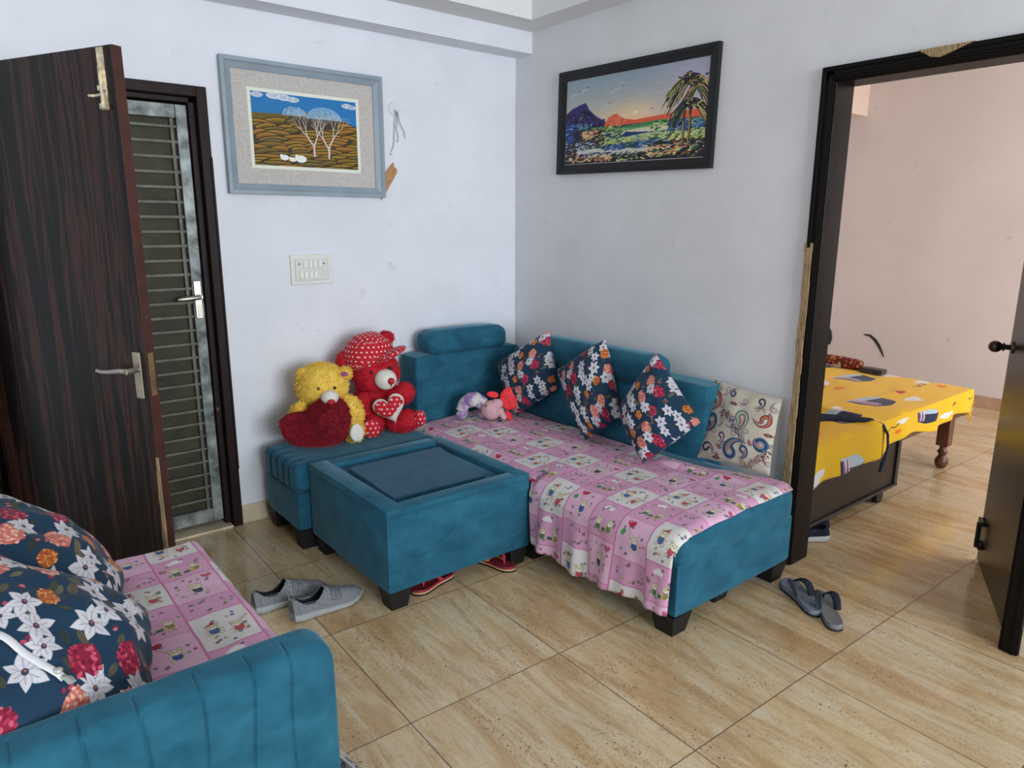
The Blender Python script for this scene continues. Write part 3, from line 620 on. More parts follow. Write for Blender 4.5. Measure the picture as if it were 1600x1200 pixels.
# ---- door 1 (left): frame, steel mesh door, wooden leaf
d1 = empty('door_1', (-2.2, 0, 0), 'dark doorway frame holding a steel mesh door and open wooden leaf', None); d1['kind'] = 'structure'; 
fr = MB()
def frameprof(mb, a0, a1, wdt):   # stepped moulding across a jamb
    pass
fr.box(AX1-.046, AX1+.0, -.022, .115, 0, ATOP, .004, 2); fr.box(AX1-.075, AX1-.044, .02, .115, 0, ATOP-.045, .004, 1)
fr.box(AX0, AX0+.046, -.022, .115, 0, ATOP, .004, 2)
fr.box(AX0+.044, AX1-.044, -.022, .115, ATOP-.046, ATOP, .004, 2); fr.box(AX0+.05, AX1-.045, .02, .115, ATOP-.07, ATOP-.044, .004, 1)
fr.box(AX1-.010, AX1+.002, -.026, -.02, .3, ATOP-.3, .003, 1)
fr.build('door_frame', M_frameA, d1)
th = MB(); th.box(AX0+.05, AX1-.05, -.03, .13, .0003, .012, .003, 1); th.build('threshold', M_skirt, d1)
sd = MB(); Y0, Y1 = .03, .065; xr = AX1-.078; xl = -2.70; zt = 2.02; zb = .035
sd.box(xr-.05, xr, Y0, Y1, zb, zt, .003, 1); sd.box(xl, xl+.05, Y0, Y1, zb, zt, .003, 1); sd.box(xl+.05, xr-.05, Y0, Y1, zt-.062, zt, .003, 1); sd.box(xl+.05, xr-.05, Y0, Y1, zb, zb+.07, .003, 1)
sdo = sd.build('steel_door', M_steel, d1)
mm = MB(); mm.add([(xl+.04, Y0+.022, zb+.05), (xr-.04, Y0+.022, zb+.05), (xr-.04, Y0+.022, zt-.05), (xl+.04, Y0+.022, zt-.05)], [[0, 1, 2, 3]]); mm.build('mesh_screen', M_mesh, sdo, fix=False)
br = MB(); z = .15
while z < 1.95: br.box(xl+.04, xr-.045, Y0+.006, Y0+.018, z, z+.011); z += .0655
br.box(xr-.075, xr-.062, Y0+.004, Y0+.016, .1, 1.97); br.build('horizontal_bars', M_galv, sdo)
hb = MB(); hb.box(xr-.044, xr-.008, Y0-.006, Y0, 1.06, 1.24, .003, 1); lp = hb.build('lock_plate', M_steel2, sdo)
hb = MB(); hb.cyl((xr-.026, Y0-.004, 1.165), (xr-.026, Y0-.045, 1.165), .011); hb.tube([(xr-.024, Y0-.042, 1.165), (xr-.06, Y0-.046, 1.163), (xr-.105, Y0-.044, 1.16), (xr-.125, Y0-.04, 1.158)], [.011, .012, .011, .009], 10); hb.build('lever', M_steel2, lp, 40)
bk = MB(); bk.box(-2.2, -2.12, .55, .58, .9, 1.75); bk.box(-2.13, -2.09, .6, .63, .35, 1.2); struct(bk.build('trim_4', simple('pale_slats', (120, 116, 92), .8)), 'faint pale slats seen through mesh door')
# wooden leaf, swung into the room
H0 = Vector((-2.705, -.024, 0)); e0 = Vector((.4545, -.8907, 0)); n0 = Vector((-.8907, -.4545, 0))
ML = Matrix(((e0.x, n0.x, 0, H0.x), (e0.y, n0.y, 0, H0.y), (0, 0, 1, 0), (0, 0, 0, 1)))   # local x along leaf, y out of visible face
LW = .862
lf = MB(); lf.box(-.10, LW, -.036, 0, .012, 2.062, .0012, 1); leaf = lf.build('door_leaf', M_leafL, d1, M=ML)
le = MB(); le.box(LW+.0003, LW+.004, -.036, 0, .012, 2.062); le.build('leaf_edge', M_leafedge, leaf, M=ML)
sp = MB(); rn = random.Random(4); zz = .05      # splintered strip low on the edge
while zz < .66: sp.box(LW-.004-.009*math.sin(zz*5)**2-rn.uniform(0, .004), LW+.0055, -.004, .0012, zz, zz+.03, 0, 1); zz += .0295
sp.build('splintered_edge', M_rawwood, leaf, M=ML)
bo = MB(); bo.box(.795, .826, 0, .004, 1.865, 2.058, .001, 1); bo.box(.795, .828, .003, .014, 1.867, 1.885, .001, 1); bo.box(.795, .828, .003, .014, 1.925, 1.94, .001, 1)
bo.cyl((.811, .010, 1.87), (.811, .010, 2.0), .006); bo.tube([(.811, .012, 1.912), (.785, .02, 1.908), (.762, .022, 1.91)], .0045, 8); bo.build('tower_bolt', simple('chipped_cream_metal', (190, 178, 150), .6, .2, .3, 40), leaf, 40, M=ML)
hp = MB(); hp.box(.800, .838, 0, .005, .888, 1.056, .002, 2); hp.box(.817, .822, .0045, .0056, .92, .937); pl = hp.build('handle_plate', simple('dull_nickel', (170, 160, 142), .38, .8, .08, 20), leaf, M=ML)
lv = MB(); lv.cyl((.819, .004, .993), (.819, .05, .993), .011); lv.tube([(.819, .048, .993), (.79, .052, .994), (.74, .05, .986), (.70, .052, .983), (.668, .048, .985)], [.010, .011, .010, .009, .008], 10); lv.build('lever', M_steel2, pl, 40, M=ML)
lk = MB(); lk.box(LW+.004, LW+.007, -.028, -.006, .90, 1.055, .001, 1); lk.build('lock_faceplate', simple('aged_brass', (122, 100, 70), .5, .5, .15, 30), leaf, M=ML)
# ---- door 2 (right): frame and leaf
d2 = empty('door_2', (.05, -2.4, 0), 'black brown bedroom door frame with leaf opened inwards', None); d2['kind'] = 'structure'
fr = MB()
fr.box(-.024, -.006, BY0-.055, BY0, 0, BTOP, .004, 2); fr.box(-.016, .125, BY0-.062, BY0-.0005, 0, BTOP-.02, .003, 1); fr.box(-.030, -.018, BY0-.022, BY0-.006, 1.41, BTOP-.004, .004, 2); fr.box(-.028, -.018, BY0-.046, BY0-.034, 0, BTOP-.03, .003, 2)
fr.box(-.024, -.006, BY1, BY1+.055, 0, BTOP, .004, 2); fr.box(-.016, .125, BY1+.0005, BY1+.062, 0, BTOP-.02, .003, 1); fr.box(-.028, -.018, BY1+.010, BY1+.024, 0, BTOP-.02, .003, 2)
fr.box(-.024, -.006, BY1, BY0, BTOP-.055, BTOP, .004, 2); fr.box(-.016, .125, BY1+.001, BY0-.001, BTOP-.062, BTOP-.0005, .003, 1); fr.box(-.030, -.018, BY1+.01, BY0-.01, BTOP-.02, BTOP-.006, .004, 2); fr.box(-.028, -.018, BY1+.02, BY0-.03, BTOP-.046, BTOP-.034, .003, 1)
fr.build('door_frame', M_frameB, d2)
rw = MB(); rn = random.Random(9); zz = .10       # wood laid bare along the outer edge
while zz < 1.40:
    h_ = rn.uniform(.03, .09); a = rn.uniform(-.002, .003)+.003*math.sin(zz*5); rw.box(-.028-rn.uniform(0, .003), -.002, BY0-.030-rn.uniform(0, .003), BY0+.002+a, zz, zz+h_+.004, .002, 1); zz += h_
rw.build('bare_wood_strip', M_rawwood, d2)
rw = MB(); rw.prism([(-2.30, 2.1058), (-2.325, 2.092), (-2.345, 2.078), (-2.375, 2.072), (-2.40, 2.080), (-2.43, 2.088), (-2.455, 2.097), (-2.48, 2.1058)], 'x', -.0305, -.010)
rw.build('chipped_wood_patch', M_rawwood, d2)
H1 = Vector((.075, -2.815, 0)); e1 = Vector((.62, .30, 0)).normalized(); n1 = Vector((-e1.y, e1.x, 0))
MR = Matrix(((e1.x, n1.x, 0, H1.x), (e1.y, n1.y, 0, H1.y), (0, 0, 1, 0), (0, 0, 0, 1)))
RW = .70
lf = MB(); lf.box(0, RW, -.035, 0, .012, 2.03, .0015, 1); leaf2 = lf.build('door_leaf', M_leafR, d2, M=MR)
kb = MB(); kb.cyl((RW-.055, 0, 1.0), (RW-.055, .008, 1.0), .028, .026, 20); kb.cyl((RW-.055, .008, 1.0), (RW-.055, .04, 1.0), .011, .012); kb.ell((RW-.055, .062, 1.0), (.025, .026, .025)); kb.cyl((RW-.055, .03, 1.0), (RW-.055, .036, 1.0), .018, .018); kb.build('door_knob', M_knob, leaf2, 40, M=MR)
hb = MB(); hb.box(RW-.085, RW-.005, 0, .018, .195, .215, .003, 1); hb.box(RW-.085, RW-.005, 0, .018, .085, .105, .003, 1); hb.box(RW-.075, RW-.055, .012, .03, .09, .21, .003, 1); hb.build('pull_bracket', M_bedblack, leaf2, M=MR)

# ================================================================== WALL THINGS
A = .99; cx_, cz_ = -2.841, 1.5
def ax(x): return cx_+(x-cx_)*A
def az(z): return cz_+(z-cz_)*A
p1 = empty('framed_painting', (-1.33, 0, az(1.641)), 'grey-blue framed painting of bare white trees and sheep on hills', 'painting')
x0, x1, z0, z1 = ax(-1.722), ax(-.898), az(1.641), az(2.251)
def picframe(x0, x1, z0, z1, fw, dep, mk):
    m = MB(); pr_ = [(0, 0), (0, -dep), (fw*.35, -dep), (fw*.5, -dep*.8), (fw*.8, -dep*.62), (fw, -dep*.5), (fw, 0)]; n = len(pr_)
    cs = [(x0, z0, 1, 1), (x1, z0, -1, 1), (x1, z1, -1, -1), (x0, z1, 1, -1)]; vs = []
    for (x, z, sx, sz) in cs:
        for (a, d) in pr_: vs.append((x+sx*a, d-.002, z+sz*a))
    fs = [[q*n+k, q*n+k+1, ((q+1) % 4)*n+k+1, ((q+1) % 4)*n+k] for q in range(4) for k in range(n-1)]
    m.add(vs, fs); return m
picframe(x0, x1, z0, z1, .048, .034, None).build('frame', M_greyframe, p1)
m = MB(); m.box(x0+.04, x1-.04, -.012, -.003, z0+.04, z1-.04); m.build('mat_board', M_linen, p1)
a0, a1, b0, b1 = ax(-1.603), ax(-1.03), az(1.762), az(2.128)
m = MB(); m.box(a0, a1, -.0145, -.0122, b0, b1); m.build('cream_border', M_cream, p1)
m = MB(); m.add([(a0+.016, -.0155, b0+.016), (a1-.016, -.0155, b0+.016), (a1-.016, -.0155, b1-.016), (a0+.016, -.0155, b1-.016)], [[0, 1, 2, 3]], [(0, 0), (1, 0), (1, 1), (0, 1)]); m.build('painting_print', M_art1, p1, fix=False)
p2 = empty('framed_painting', (0, -.93, 1.76), 'black framed painting of palm trees on a beach at sunset', 'painting')
MP2 = Matrix.Translation((0, -.93, 2.035)) @ Matrix.Rotation(math.radians(1.25), 4, 'X') @ Matrix(((0, 1, 0, 0), (-1, 0, 0, 0), (0, 0, 1, 0), (0, 0, 0, 1)))
pw, ph_ = .522, .268       # half sizes; local x runs to the right along the wall, local -y out of it
picframe(-pw, pw, -ph_, ph_, .05, .026, None).build('frame', M_blackframe, p2, M=MP2)
m = MB(); m.box(-pw+.045, pw-.045, -.009, -.003, -ph_+.045, ph_-.045); m.build('white_backing', simple('white_card', (220, 222, 224), .5), p2, M=MP2)
m = MB(); q, r_ = pw-.053, ph_-.053; m.add([(-q, -.0105, -r_), (q, -.0105, -r_), (q, -.0105, r_), (-q, -.0105, r_)], [[0, 1, 2, 3]], [(0, 0), (1, 0), (1, 1), (0, 1)]); m.build('painting_print', M_art2, p2, M=MP2, fix=False)
sb = empty('switch_board', (-1.345, 0, 1.2), 'white plastic switch board with eight rocker switches on left wall', 'switch')
m = MB(); m.box(-1.457, -1.234, -.010, -.0005, 1.199, 1.350, .003, 2); bp_ = m.build('surround', M_white, sb)
m = MB(); m.box(-1.436, -1.256, -.015, -.0095, 1.219, 1.328, .0015, 1); m.build('face_plate', simple('ivory_plastic', (212, 214, 206), .35), sb)
M_sw = simple('switch_white', (232, 232, 226), .3)
sp_ = [(-1.392, 1), (-1.363, 1), (-1.340, 1), (-1.312, 1), (-1.414, 0), (-1.391, 0), (-1.362, 0), (-1.339, 0)]
sw0 = None
for x, row in sp_:
    if sw0 is None:
        m = MB(); zc = 1.282; m.box(x, x+.019, -.021, -.0145, zc, zc+.038, .002, 1); sw0 = m.build('rocker_switch', M_sw, sb); base = x
    else:
        o = sw0.copy(); COL.objects.link(o); o.parent = sb; o.location = (x-base, 0, 0 if row else -.054)
for x in (-1.414, -1.283):
    m = MB(); m.cyl((x, -.0148, 1.303), (x, -.0165, 1.303), .0042, n=10); m.build('screw', M_screw, sb)
cr = empty('ceiling_rose', (-.83, 0, 2.10), 'small round white wall fitting with loose wires dangling', 'wire fitting')
m = MB(); m.cyl((-.83, -.0005, 2.10), (-.83, -.006, 2.10), .038, .034, 28); m.cyl((-.83, -.006, 2.09), (-.83, -.02, 2.09), .010, .008, 14); m.build('round_plate', simple('painted_plate', (216, 218, 224), .5), cr, 40)
for pts in ([(-.832, -.02, 2.09), (-.838, -.014, 2.03), (-.842, -.01, 1.97), (-.848, -.01, 1.91), (-.862, -.012, 1.885), (-.868, -.01, 1.87), (-.858, -.008, 1.862)], [(-.828, -.02, 2.09), (-.82, -.014, 2.05), (-.828, -.012, 2.0), (-.818, -.012, 1.955), (-.824, -.01, 1.93)], [(-.826, -.02, 2.088), (-.808, -.014, 2.03), (-.782, -.012, 1.99), (-.776, -.01, 1.955)]):
    m = MB(); m.tube(pts, .0016, 6); m.build('wire', M_wire, cr, 60)
m = MB(); m.prism([(-.93, 1.63), (-.899, 1.672), (-.86, 1.73), (-.832, 1.772), (-.830, 1.79), (-.848, 1.805), (-.850, 1.826), (-.875, 1.80), (-.93, 1.74)][::-1], 'y', -.010, -.002); tag(m.build('wood_offcut', M_pinewood), 'bare wood sliver poking out behind the grey-framed painting', 'wood piece')

# ================================================================== TEAL SOFA under wall B
sf = empty('corner_sofa', (-.5, -1.1, 0), 'teal velvet sofa along right wall covered by the pink patchwork cloth', 'sofa')
SX0, SX1, SY0, SY1 = -.905, -.13, -2.06, -.035
m = MB(); m.cushion(SX0, SX1, SY0, SY1, .085, .300, .014, .0, 10); m.build('base', M_teal, sf, 60)
def sdip(x): return .022*min(1, max(0, (-.45-x)/.42))**1.5
m = MB(); m.cushion(SX0-.003, SX1+.0, SY0-.010, -.21, .272, .427, .05, .0, 20); m.v = [(x, y, z-sdip(x)*min(1, max(0, (z-.30)/.09))) for x, y, z in m.v]; m.build('seat_cushion', M_teal, sf, 60)
m = MB(); m.cushion(-.865, -.135, -.215, -.03, .2925, .790, .02, .004, 10)
pa = m.build('side_panel', M_teal, sf, 60)
m = MB(); m.cushion(-.775, -.225, -.225, -.04, .775, .918, .055, .006, 12); m.build('headrest_roll', M_teal, sf, 60)
m = MB(); m.cushion(-.20, -.03, -1.625, -.22, .2925, .785, .025, .0, 10); m.build('backrest', M_teal, sf, 60)
m = MB(); m.cushion(-.275, -.19, -1.37, -.24, .42, .735, .035, .01, 12); m.build('back_cushion', M_teal, sf, 60)
m = MB(); m.cushion(-.275, -.10, -1.37, -.50, .735, .888, .06, .004, 14); m.build('bolster', M_teal, sf, 60)
def foot(x, y, s=.055, h=.085, mb=None):
    m = MB(); a = s; b = s*.72
    m.add([(x-a, y-a, h), (x+a, y-a, h), (x+a, y+a, h), (x-a, y+a, h), (x-b, y-b, 0), (x+b, y-b, 0), (x+b, y+b, 0), (x-b, y+b, 0)], [[0, 1, 2, 3], [7, 6, 5, 4], [0, 4, 5, 1], [1, 5, 6, 2], [2, 6, 7, 3], [3, 7, 4, 0]]); return m
fl = [(-.85, -2.0), (-.19, -2.0), (-.85, -.12), (-.19, -.12), (-.52, -1.95), (-.85, -1.2)]
f0 = foot(*fl[0]).build('leg', M_black, sf)
for x, y in fl[1:]:
    o = f0.copy(); COL.objects.link(o); o.parent = sf; o.location = (x-fl[0][0], y-fl[0][1], 0)
m = MB(); m.grid(lambda u, v: (-.66+.2*u, -1.99+.03*math.sin(u*9), .086-.05*v*(.6+.4*math.sin(u*14)**2)), 14, 3); o = m.build('torn_underlining', M_knitdk, sf); o.modifiers.new('s', 'SOLIDIFY').thickness = .002

# pink patchwork cloth over the sofa
def cloth_path(v, y):
    """path from the back of the seat, over the front edge, down; v in metres from the back"""
    k_ = min(1, max(0, (-1.55-y)/.45)); xb = -.285+.13*k_*k_*(3-2*k_); L1 = xb+.86
    if v < L1: return xb-v, .431, 0
    r = .072; a = (v-L1)/r
    if a < PI/2: return xb-L1-r*math.sin(a), .431-r+r*math.cos(a), a
    return xb-L1-r, .431-r-(v-L1-r*PI/2), PI/2
cs = MB(); NU, NV = 150, 90; LT = .60+.07*PI/2+.272
def cpos(u, v):
    y = -2.062+1.83*(1-u); full = 1.0 if y < -1.285 else max(0, 1-(y+1.285)/.03)
    lt = .575+.06+full*(.072*PI/2+.225+.018*math.sin(y*7)+.03*max(0, -1.5-y) - .06) 
    k0 = min(1, max(0, (-1.55-y)/.45)); lt += .13*k0*k0*(3-2*k0); d = v*lt; x, z, a = cloth_path(d, y); k_ = min(1, max(0, (-1.55-y)/.45)); ex = .13*k_*k_*(3-2*k_)
    dd = max(0, d-.665-ex); fold = dd/.27
    x += -.008-fold*(.016+.014*math.sin(y*31+.6*math.sin(y*9))+.008*math.sin(y*67)) if dd > 0 else 0
    if dd > 0: y += .018*fold*math.sin(y*17)
    nz = noise.noise(Vector((x*5, y*5, 0)))*.5+noise.noise(Vector((x*13+y*6, y*9, 3)))*.35
    z -= sdip(x)
    if a == 0: z += .006+max(-.5, nz)*.011
    # rumpled ridges near the leaning pillows
    z += .022*math.exp(-((x+.36+.25*(y+1.62))/.025)**2)*math.exp(-((y+1.62)/.16)**2)
    if y < -2.02 and dd == 0: z -= .55*(-2.02-y)**1.0*((-2.02-y)/.045)
    return x, y, z
def cuv(u, v):
    y = -2.062+1.83*(1-u); full = 1.0 if y < -1.285 else max(0, 1-(y+1.285)/.03)
    lt = .575+.06+full*(.072*PI/2+.225+.018*math.sin(y*7)+.03*max(0, -1.5-y) - .06)
    k0 = min(1, max(0, (-1.55-y)/.45)); e0_ = .13*k0*k0*(3-2*k0); return (-(y)+.01, -(v*(lt+e0_)-e0_))
cs.grid(cpos, NU, NV, cuv)
ck = cs.build('throw_cloth', M_cloth, None, 80); tag(ck, 'pink patchwork nursery print cloth draped over the corner sofa seat', 'cloth')
ck.modifiers.new('s', 'SOLIDIFY').thickness = .003

# pillows
def pillow(name, c4, T_, mat, label, group=None, seam=None, seed=0, N=40, conc=.0, pinch=0, zoffs=0):
    """c4: top, left, bottom, right corners (counter-clockwise from the viewer); returns object and surface function"""
    c4 = [Vector(q) for q in c4]; ctr = sum(c4, Vector())/4; nrm = ((c4[2]-c4[0]).cross(c4[3]-c4[1])).normalized()
    cam_p = Vector((-2.84, -3.5, 1.5))
    if nrm.dot(cam_p-ctr) < 0: nrm = -nrm
    def surf(u, v, side, off=0):
        a, b = u*2-1, v*2-1
        a2 = a*(1-conc*(1-b*b)); b2 = b*(1-conc*(1-a*a)); uu_, vv_ = (a2+1)/2, (b2+1)/2
        p = c4[0]*(1-uu_)*(1-vv_)+c4[3]*uu_*(1-vv_)+c4[2]*uu_*vv_+c4[1]*(1-uu_)*vv_
        t = max(0, (1-a*a)*(1-b*b))**.5
        w_ = noise.noise(Vector((a*2.2+seed, b*2.2, side)))*.10+noise.noise(Vector((a*6+seed, b*6, side)))*.035
        return p+nrm*side*(T_*t*(1+w_)+off)+nrm*T_*.12*noise.noise(Vector((a*3, b*3, seed+5)))
    m = MB()
    for side in (1, -1): m.grid(lambda u, v: surf(u, v, side), N, N, (lambda u, v: (u, 1-v)) if side > 0 else (lambda u, v: (1-u, 1-v)), flip=side < 0)
    root = empty(name, (ctr.x, ctr.y, min(q.z for q in c4)), label, 'pillow', group)
    o = m.build('cover', mat, root, 60)
    if seam:
        pts = [surf(t/10, 0, 1, .001) for t in range(11)]+[surf(1, t/10, 1, .001) for t in range(1, 11)]+[surf(1-t/10, 1, 1, .001) for t in range(1, 11)]+[surf(0, 1-t/10, 1, .001) for t in range(1, 11)]
        s_ = MB(); s_.tube(pts, .0028, 6); s_.build('piping', seam, root, 60)
    return root, surf
G1 = 'floral pillows leaning on the corner sofa back'
pillow('throw_pillow', [(-.285, -.645, .938), (-.40, -.335, .718), (-.40, -.505, .445), (-.33, -.765, .635)], .095, M_flor[0], 'floral navy pillow nearest the corner, leaning beside the toy elephant', G1, None, 1)
pillow('throw_pillow', [(-.285, -1.075, .948), (-.355, -.80, .750), (-.42, -1.09, .442), (-.345, -1.24, .585)], .095, M_flor[1], 'floral navy pillow in the middle of the three on corner sofa', G1, None, 2)
pillow('throw_pillow', [(-.285, -1.400, .918), (-.42, -1.30, .635), (-.47, -1.505, .445), (-.36, -1.722, .668)], .10, M_flor[0], 'floral navy pillow beside the cream paisley pillow, drooping right corner', G1, None, 7)
pillow('throw_pillow', [(-.065, -1.575, .795), (-.20, -1.60, .445), (-.165, -1.955, .448), (-.065, -1.925, .768)], .05, M_paisley, 'cream paisley pillow leaning on the wall beside the door frame', None, None, 3, conc=.04)

# ================================================================== OTTOMAN behind the table
ot = empty('ottoman_bench', (-1.3, -.3, 0), 'low teal velvet bench against left wall under the teddy bears', 'ottoman')
OX0, OX1, OY0, OY1 = -1.692, -.925, -.508, -.105
m = MB(); m.cushion(OX0, OX1, OY0, OY1, .10, .285, .012, .0, 8); m.build('base', M_teal, ot, 60)
def quilted(mb, x0, x1, y0, y1, z0, z1, r, lines, NX=70, NY=50):
    """top cushion with grooves running over the left end"""
    bm = bmesh.new(); bmesh.ops.create_cube(bm, size=2); bmesh.ops.subdivide_edges(bm, edges=bm.edges[:], cuts=60, use_grid_fill=True)
    hx, hy, hz = (x1-x0)/2, (y1-y0)/2, (z1-z0)/2; c = Vector(((x0+x1)/2, (y0+y1)/2, (z0+z1)/2))
    for v in bm.verts:
        p = Vector((v.co.x*hx, v.co.y*hy, v.co.z*hz)); q = Vector((max(-hx+r, min(hx-r, p.x)), max(-hy+r, min(hy-r, p.y)), max(-hz+r, min(hz-r, p.z)))); d = p-q; nn = d.normalized() if d.length > 1e-6 else v.co.normalized()
        if d.length > 1e-6: p = q+nn*r
        g = lines(c+p); v.co = c+p-nn*g
    bm.verts.index_update(); mb.add([v.co[:] for v in bm.verts], [[v.index for v in f.verts] for f in bm.faces]); bm.free(); return mb
def olines(p):
    g = 0
    if p.x < OX0+.09:
        for yk in (-.20, -.28, -.36, -.43): g = max(g, .006*math.exp(-((p.y-yk)/.006)**2)*min(1, max(0, (OX0+.09-p.x)/.05)))
    g = max(g, .006*math.exp(-((p.x+1.31)/.007)**2)) if p.z > .36 else g
    return g
m = quilted(MB(), OX0-.004, OX1, OY0-.003, OY1, .283, .420, .03, olines); m.build('top_cushion', M_teal, ot, 60)
fl2 = [(OX0+.055, OY0+.055), (OX1-.06, OY0+.055), (OX0+.055, OY1-.02), (OX1-.06, OY1-.02)]
f0 = foot(*fl2[0], s=.05, h=.1).build('leg', M_black, ot)
for x, y in fl2[1:]:
    o = f0.copy(); COL.objects.link(o); o.parent = ot; o.location = (x-fl2[0][0], y-fl2[0][1], 0)

# ================================================================== COFFEE TABLE
tb = empty('coffee_table', (-1.26, -.89, 0), 'square teal velvet coffee table with a recessed top', 'table')
TX0, TX1, TY0, TY1, TZ0, TZ1 = -1.636, -.922, -1.250, -.520, .085, .430
rx0, rx1, ry0, ry1 = -1.550, -.995, -1.178, -.600
m = MB(); m.box(TX0, TX1, TY0, TY1, TZ0, .400, .006, 2)
m.box(TX0, rx0, TY0, TY1, .398, TZ1, .006, 2); m.box(rx1, TX1, TY0, TY1, .398, TZ1, .006, 2); m.box(rx0-.004, rx1+.004, TY0, ry0, .398, TZ1-.0002, .006, 2); m.box(rx0-.004, rx1+.004, ry1, TY1, .398, TZ1-.0002, .006, 2)
m.build('body', M_teal, tb, 40)
m = MB(); 
for z in (.112, .402):     # stitched seams
    m.tube([(TX0-.0005, TY1, z), (TX0-.0005, TY0, z)], .0016, 6); m.tube([(TX0, TY0-.0005, z), (TX1, TY0-.0005, z)], .0016, 6)
m.build('seam', M_teal, tb, 40)
fl3 = [(TX0+.055, TY0+.055), (TX1-.055, TY0+.055), (TX0+.055, TY1-.055), (TX1-.055, TY1-.055)]
f0 = foot(*fl3[0], s=.05, h=.086).build('leg', M_black, tb)
for x, y in fl3[1:]:
    o = f0.copy(); COL.objects.link(o); o.parent = tb; o.location = (x-fl3[0][0], y-fl3[0][1], 0)
m = MB(); mp = [(-1.508, -.665), (-1.010, -.655), (-1.085, -1.130), (-1.530, -1.120)]
for k, (z0_, z1_) in enumerate(((.4005, .4095), (.410, .420))):
    sh = (0, 0) if k else (-.004, -.003)
    pts = []
    for i in range(4):
        a, b = mp[i], mp[(i+1) % 4]
        for t in range(8): tt = t/8; pts.append((a[0]+(b[0]-a[0])*tt+sh[0]+.003*math.sin(tt*9+i), a[1]+(b[1]-a[1])*tt+sh[1]))
    n = len(pts); vs = [(x, y, z0_) for x, y in pts]+[(x, y, z0_+.6*(z1_-z0_)) for x, y in pts]
    cxm = sum(x for x, y in pts)/n; cym = sum(y for x, y in pts)/n
    vs += [(cxm+(x-cxm)*.985, cym+(y-cym)*.985, z1_) for i, (x, y) in enumerate(pts)]
    m.add(vs, [list(range(n))[::-1]]+[[q*n+k2, q*n+(k2+1) % n, (q+1)*n+(k2+1) % n, (q+1)*n+k2] for q in range(2) for k2 in range(n)]+[[2*n+k2 for k2 in range(n)]])
tag(m.build('folded_mat', M_mat, None, 12), 'dark blue-teal folded velvet mat lying in the coffee table recess', 'mat')

# ================================================================== SOFA 2 foreground left
s2 = empty('armed_sofa', (-2.75, -1.6, 0), 'teal velvet sofa at lower left with quilted armrest and patchwork seat cloth', 'sofa')
m = MB(); m.cushion(-3.35, -2.27, -2.05, -1.045, .09, .29, .015, .0, 8); m.build('base', M_teal, s2, 60)
m = MB(); m.cushion(-3.25, -2.268, -2.05, -1.045, .288, .425, .035, .0, 12); m.build('seat_cushion', M_teal, s2, 60)
m = MB(); m.cushion(-3.42, -3.15, -2.12, -1.045, .30, .82, .05, .01, 10); m.build('backrest', M_teal, s2, 60)
def arm():
    XR, XL = -2.262, -3.40
    prof = []   # (y,z) from inner bottom, over the top, down the outside
    yi, yo, zt_, r = -2.050, -2.175, .600, .04
    for k in range(10): prof.append((yi, .38+(zt_-r-.38)*k/10))
    for k in range(9): a = PI*.5*k/8; prof.append((yi-r+r*math.cos(a), zt_-r+r*math.sin(a)))
    for k in range(1, 10): prof.append((yi-r-(yi-yo-2*r)*k/10, zt_-.004*k/10))
    for k in range(9): a = PI*.5*k/8; prof.append((yo+r-r*math.sin(a), zt_-.004-r+r*math.cos(a)))
    for k in range(1, 40): prof.append((yo-.004*math.sin(k/40*PI), zt_-.004-r-(zt_-r-.09)*k/40))
    nP = len(prof); m = MB(); NX = 560
    yc, R_ = (yi+yo)/2, .055
    def fn(u, v):
        x = XR+(XL-XR)*u; t = (XR-x); j = min(nP-1, int(v*(nP-1)+.5)); y, z = prof[j]
        ins = 0
        if t < R_: ins = R_-math.sqrt(max(0, R_*R_-(R_-t)**2))
        # round the end: pull toward centre line in y, and down near the top
        y2 = y+(yc-y)*min(1, ins/.0625)*.45 if ins else y
        z2 = z-.8*ins*max(0, min(1, (z-.45)/.15)) if ins else z
        g = 0
        for k in range(1, 12):
            xk = XR-.098*k-.006*math.sin(k*2.1)+.010*math.sin((z if y < -2.12 else .6)*9+k); g = max(g, math.exp(-((x-xk)/.0032)**2))
        puff = .0022*abs(math.sin((XR-x)/.098*PI)); dy = dz = 0
        amt = -.0055*g+puff
        if v > .12:
            if j > 19 and y > yo+r*.6: dz = amt
            elif y <= yo+r*.6: dy = -amt
        crease = .004*math.exp(-((v-.47)/.012)**2)
        return (x, y2+dy, z2+dz-crease+.0025*noise.noise(Vector((x*9, y*9, z*9))))
    m.grid(fn, NX, nP-1)
    n = len(m.v)   # close the rounded end
    m.add([fn(0, j/(nP-1)) for j in range(nP)], [list(range(nP))])
    return m
arm().build('armrest', M_teal, s2, 70)
for k, (x, y) in enumerate(((-2.35, -2.1), (-2.35, -1.11))):
    foot(x, y, .05, .09).build('leg', M_black, s2)
m = MB()
def c2(u, v):
    y = -2.045+1.005*v; d = u*.82; x = -3.06+d if d < .79 else -2.27+min(.02, (d-.79)*.6)
    z = .433+.008*noise.noise(Vector((x*6, y*6, 1)))+.004*noise.noise(Vector((x*15, y*15, 4)))
    if d > .775: z -= (d-.775)**1.1*1.3
    if v > .975: z -= (v-.975)*1.1*.6; 
    return (x, y, z+.004)
m.grid(c2, 60, 70, lambda u, v: (u*.82+.13, v*1.005+.2)); o = m.build('throw_cloth', M_cloth, None, 80); tag(o, 'pink patchwork nursery print cloth spread on the lower left sofa seat', 'cloth'); o.modifiers.new('s', 'SOLIDIFY').thickness = .003

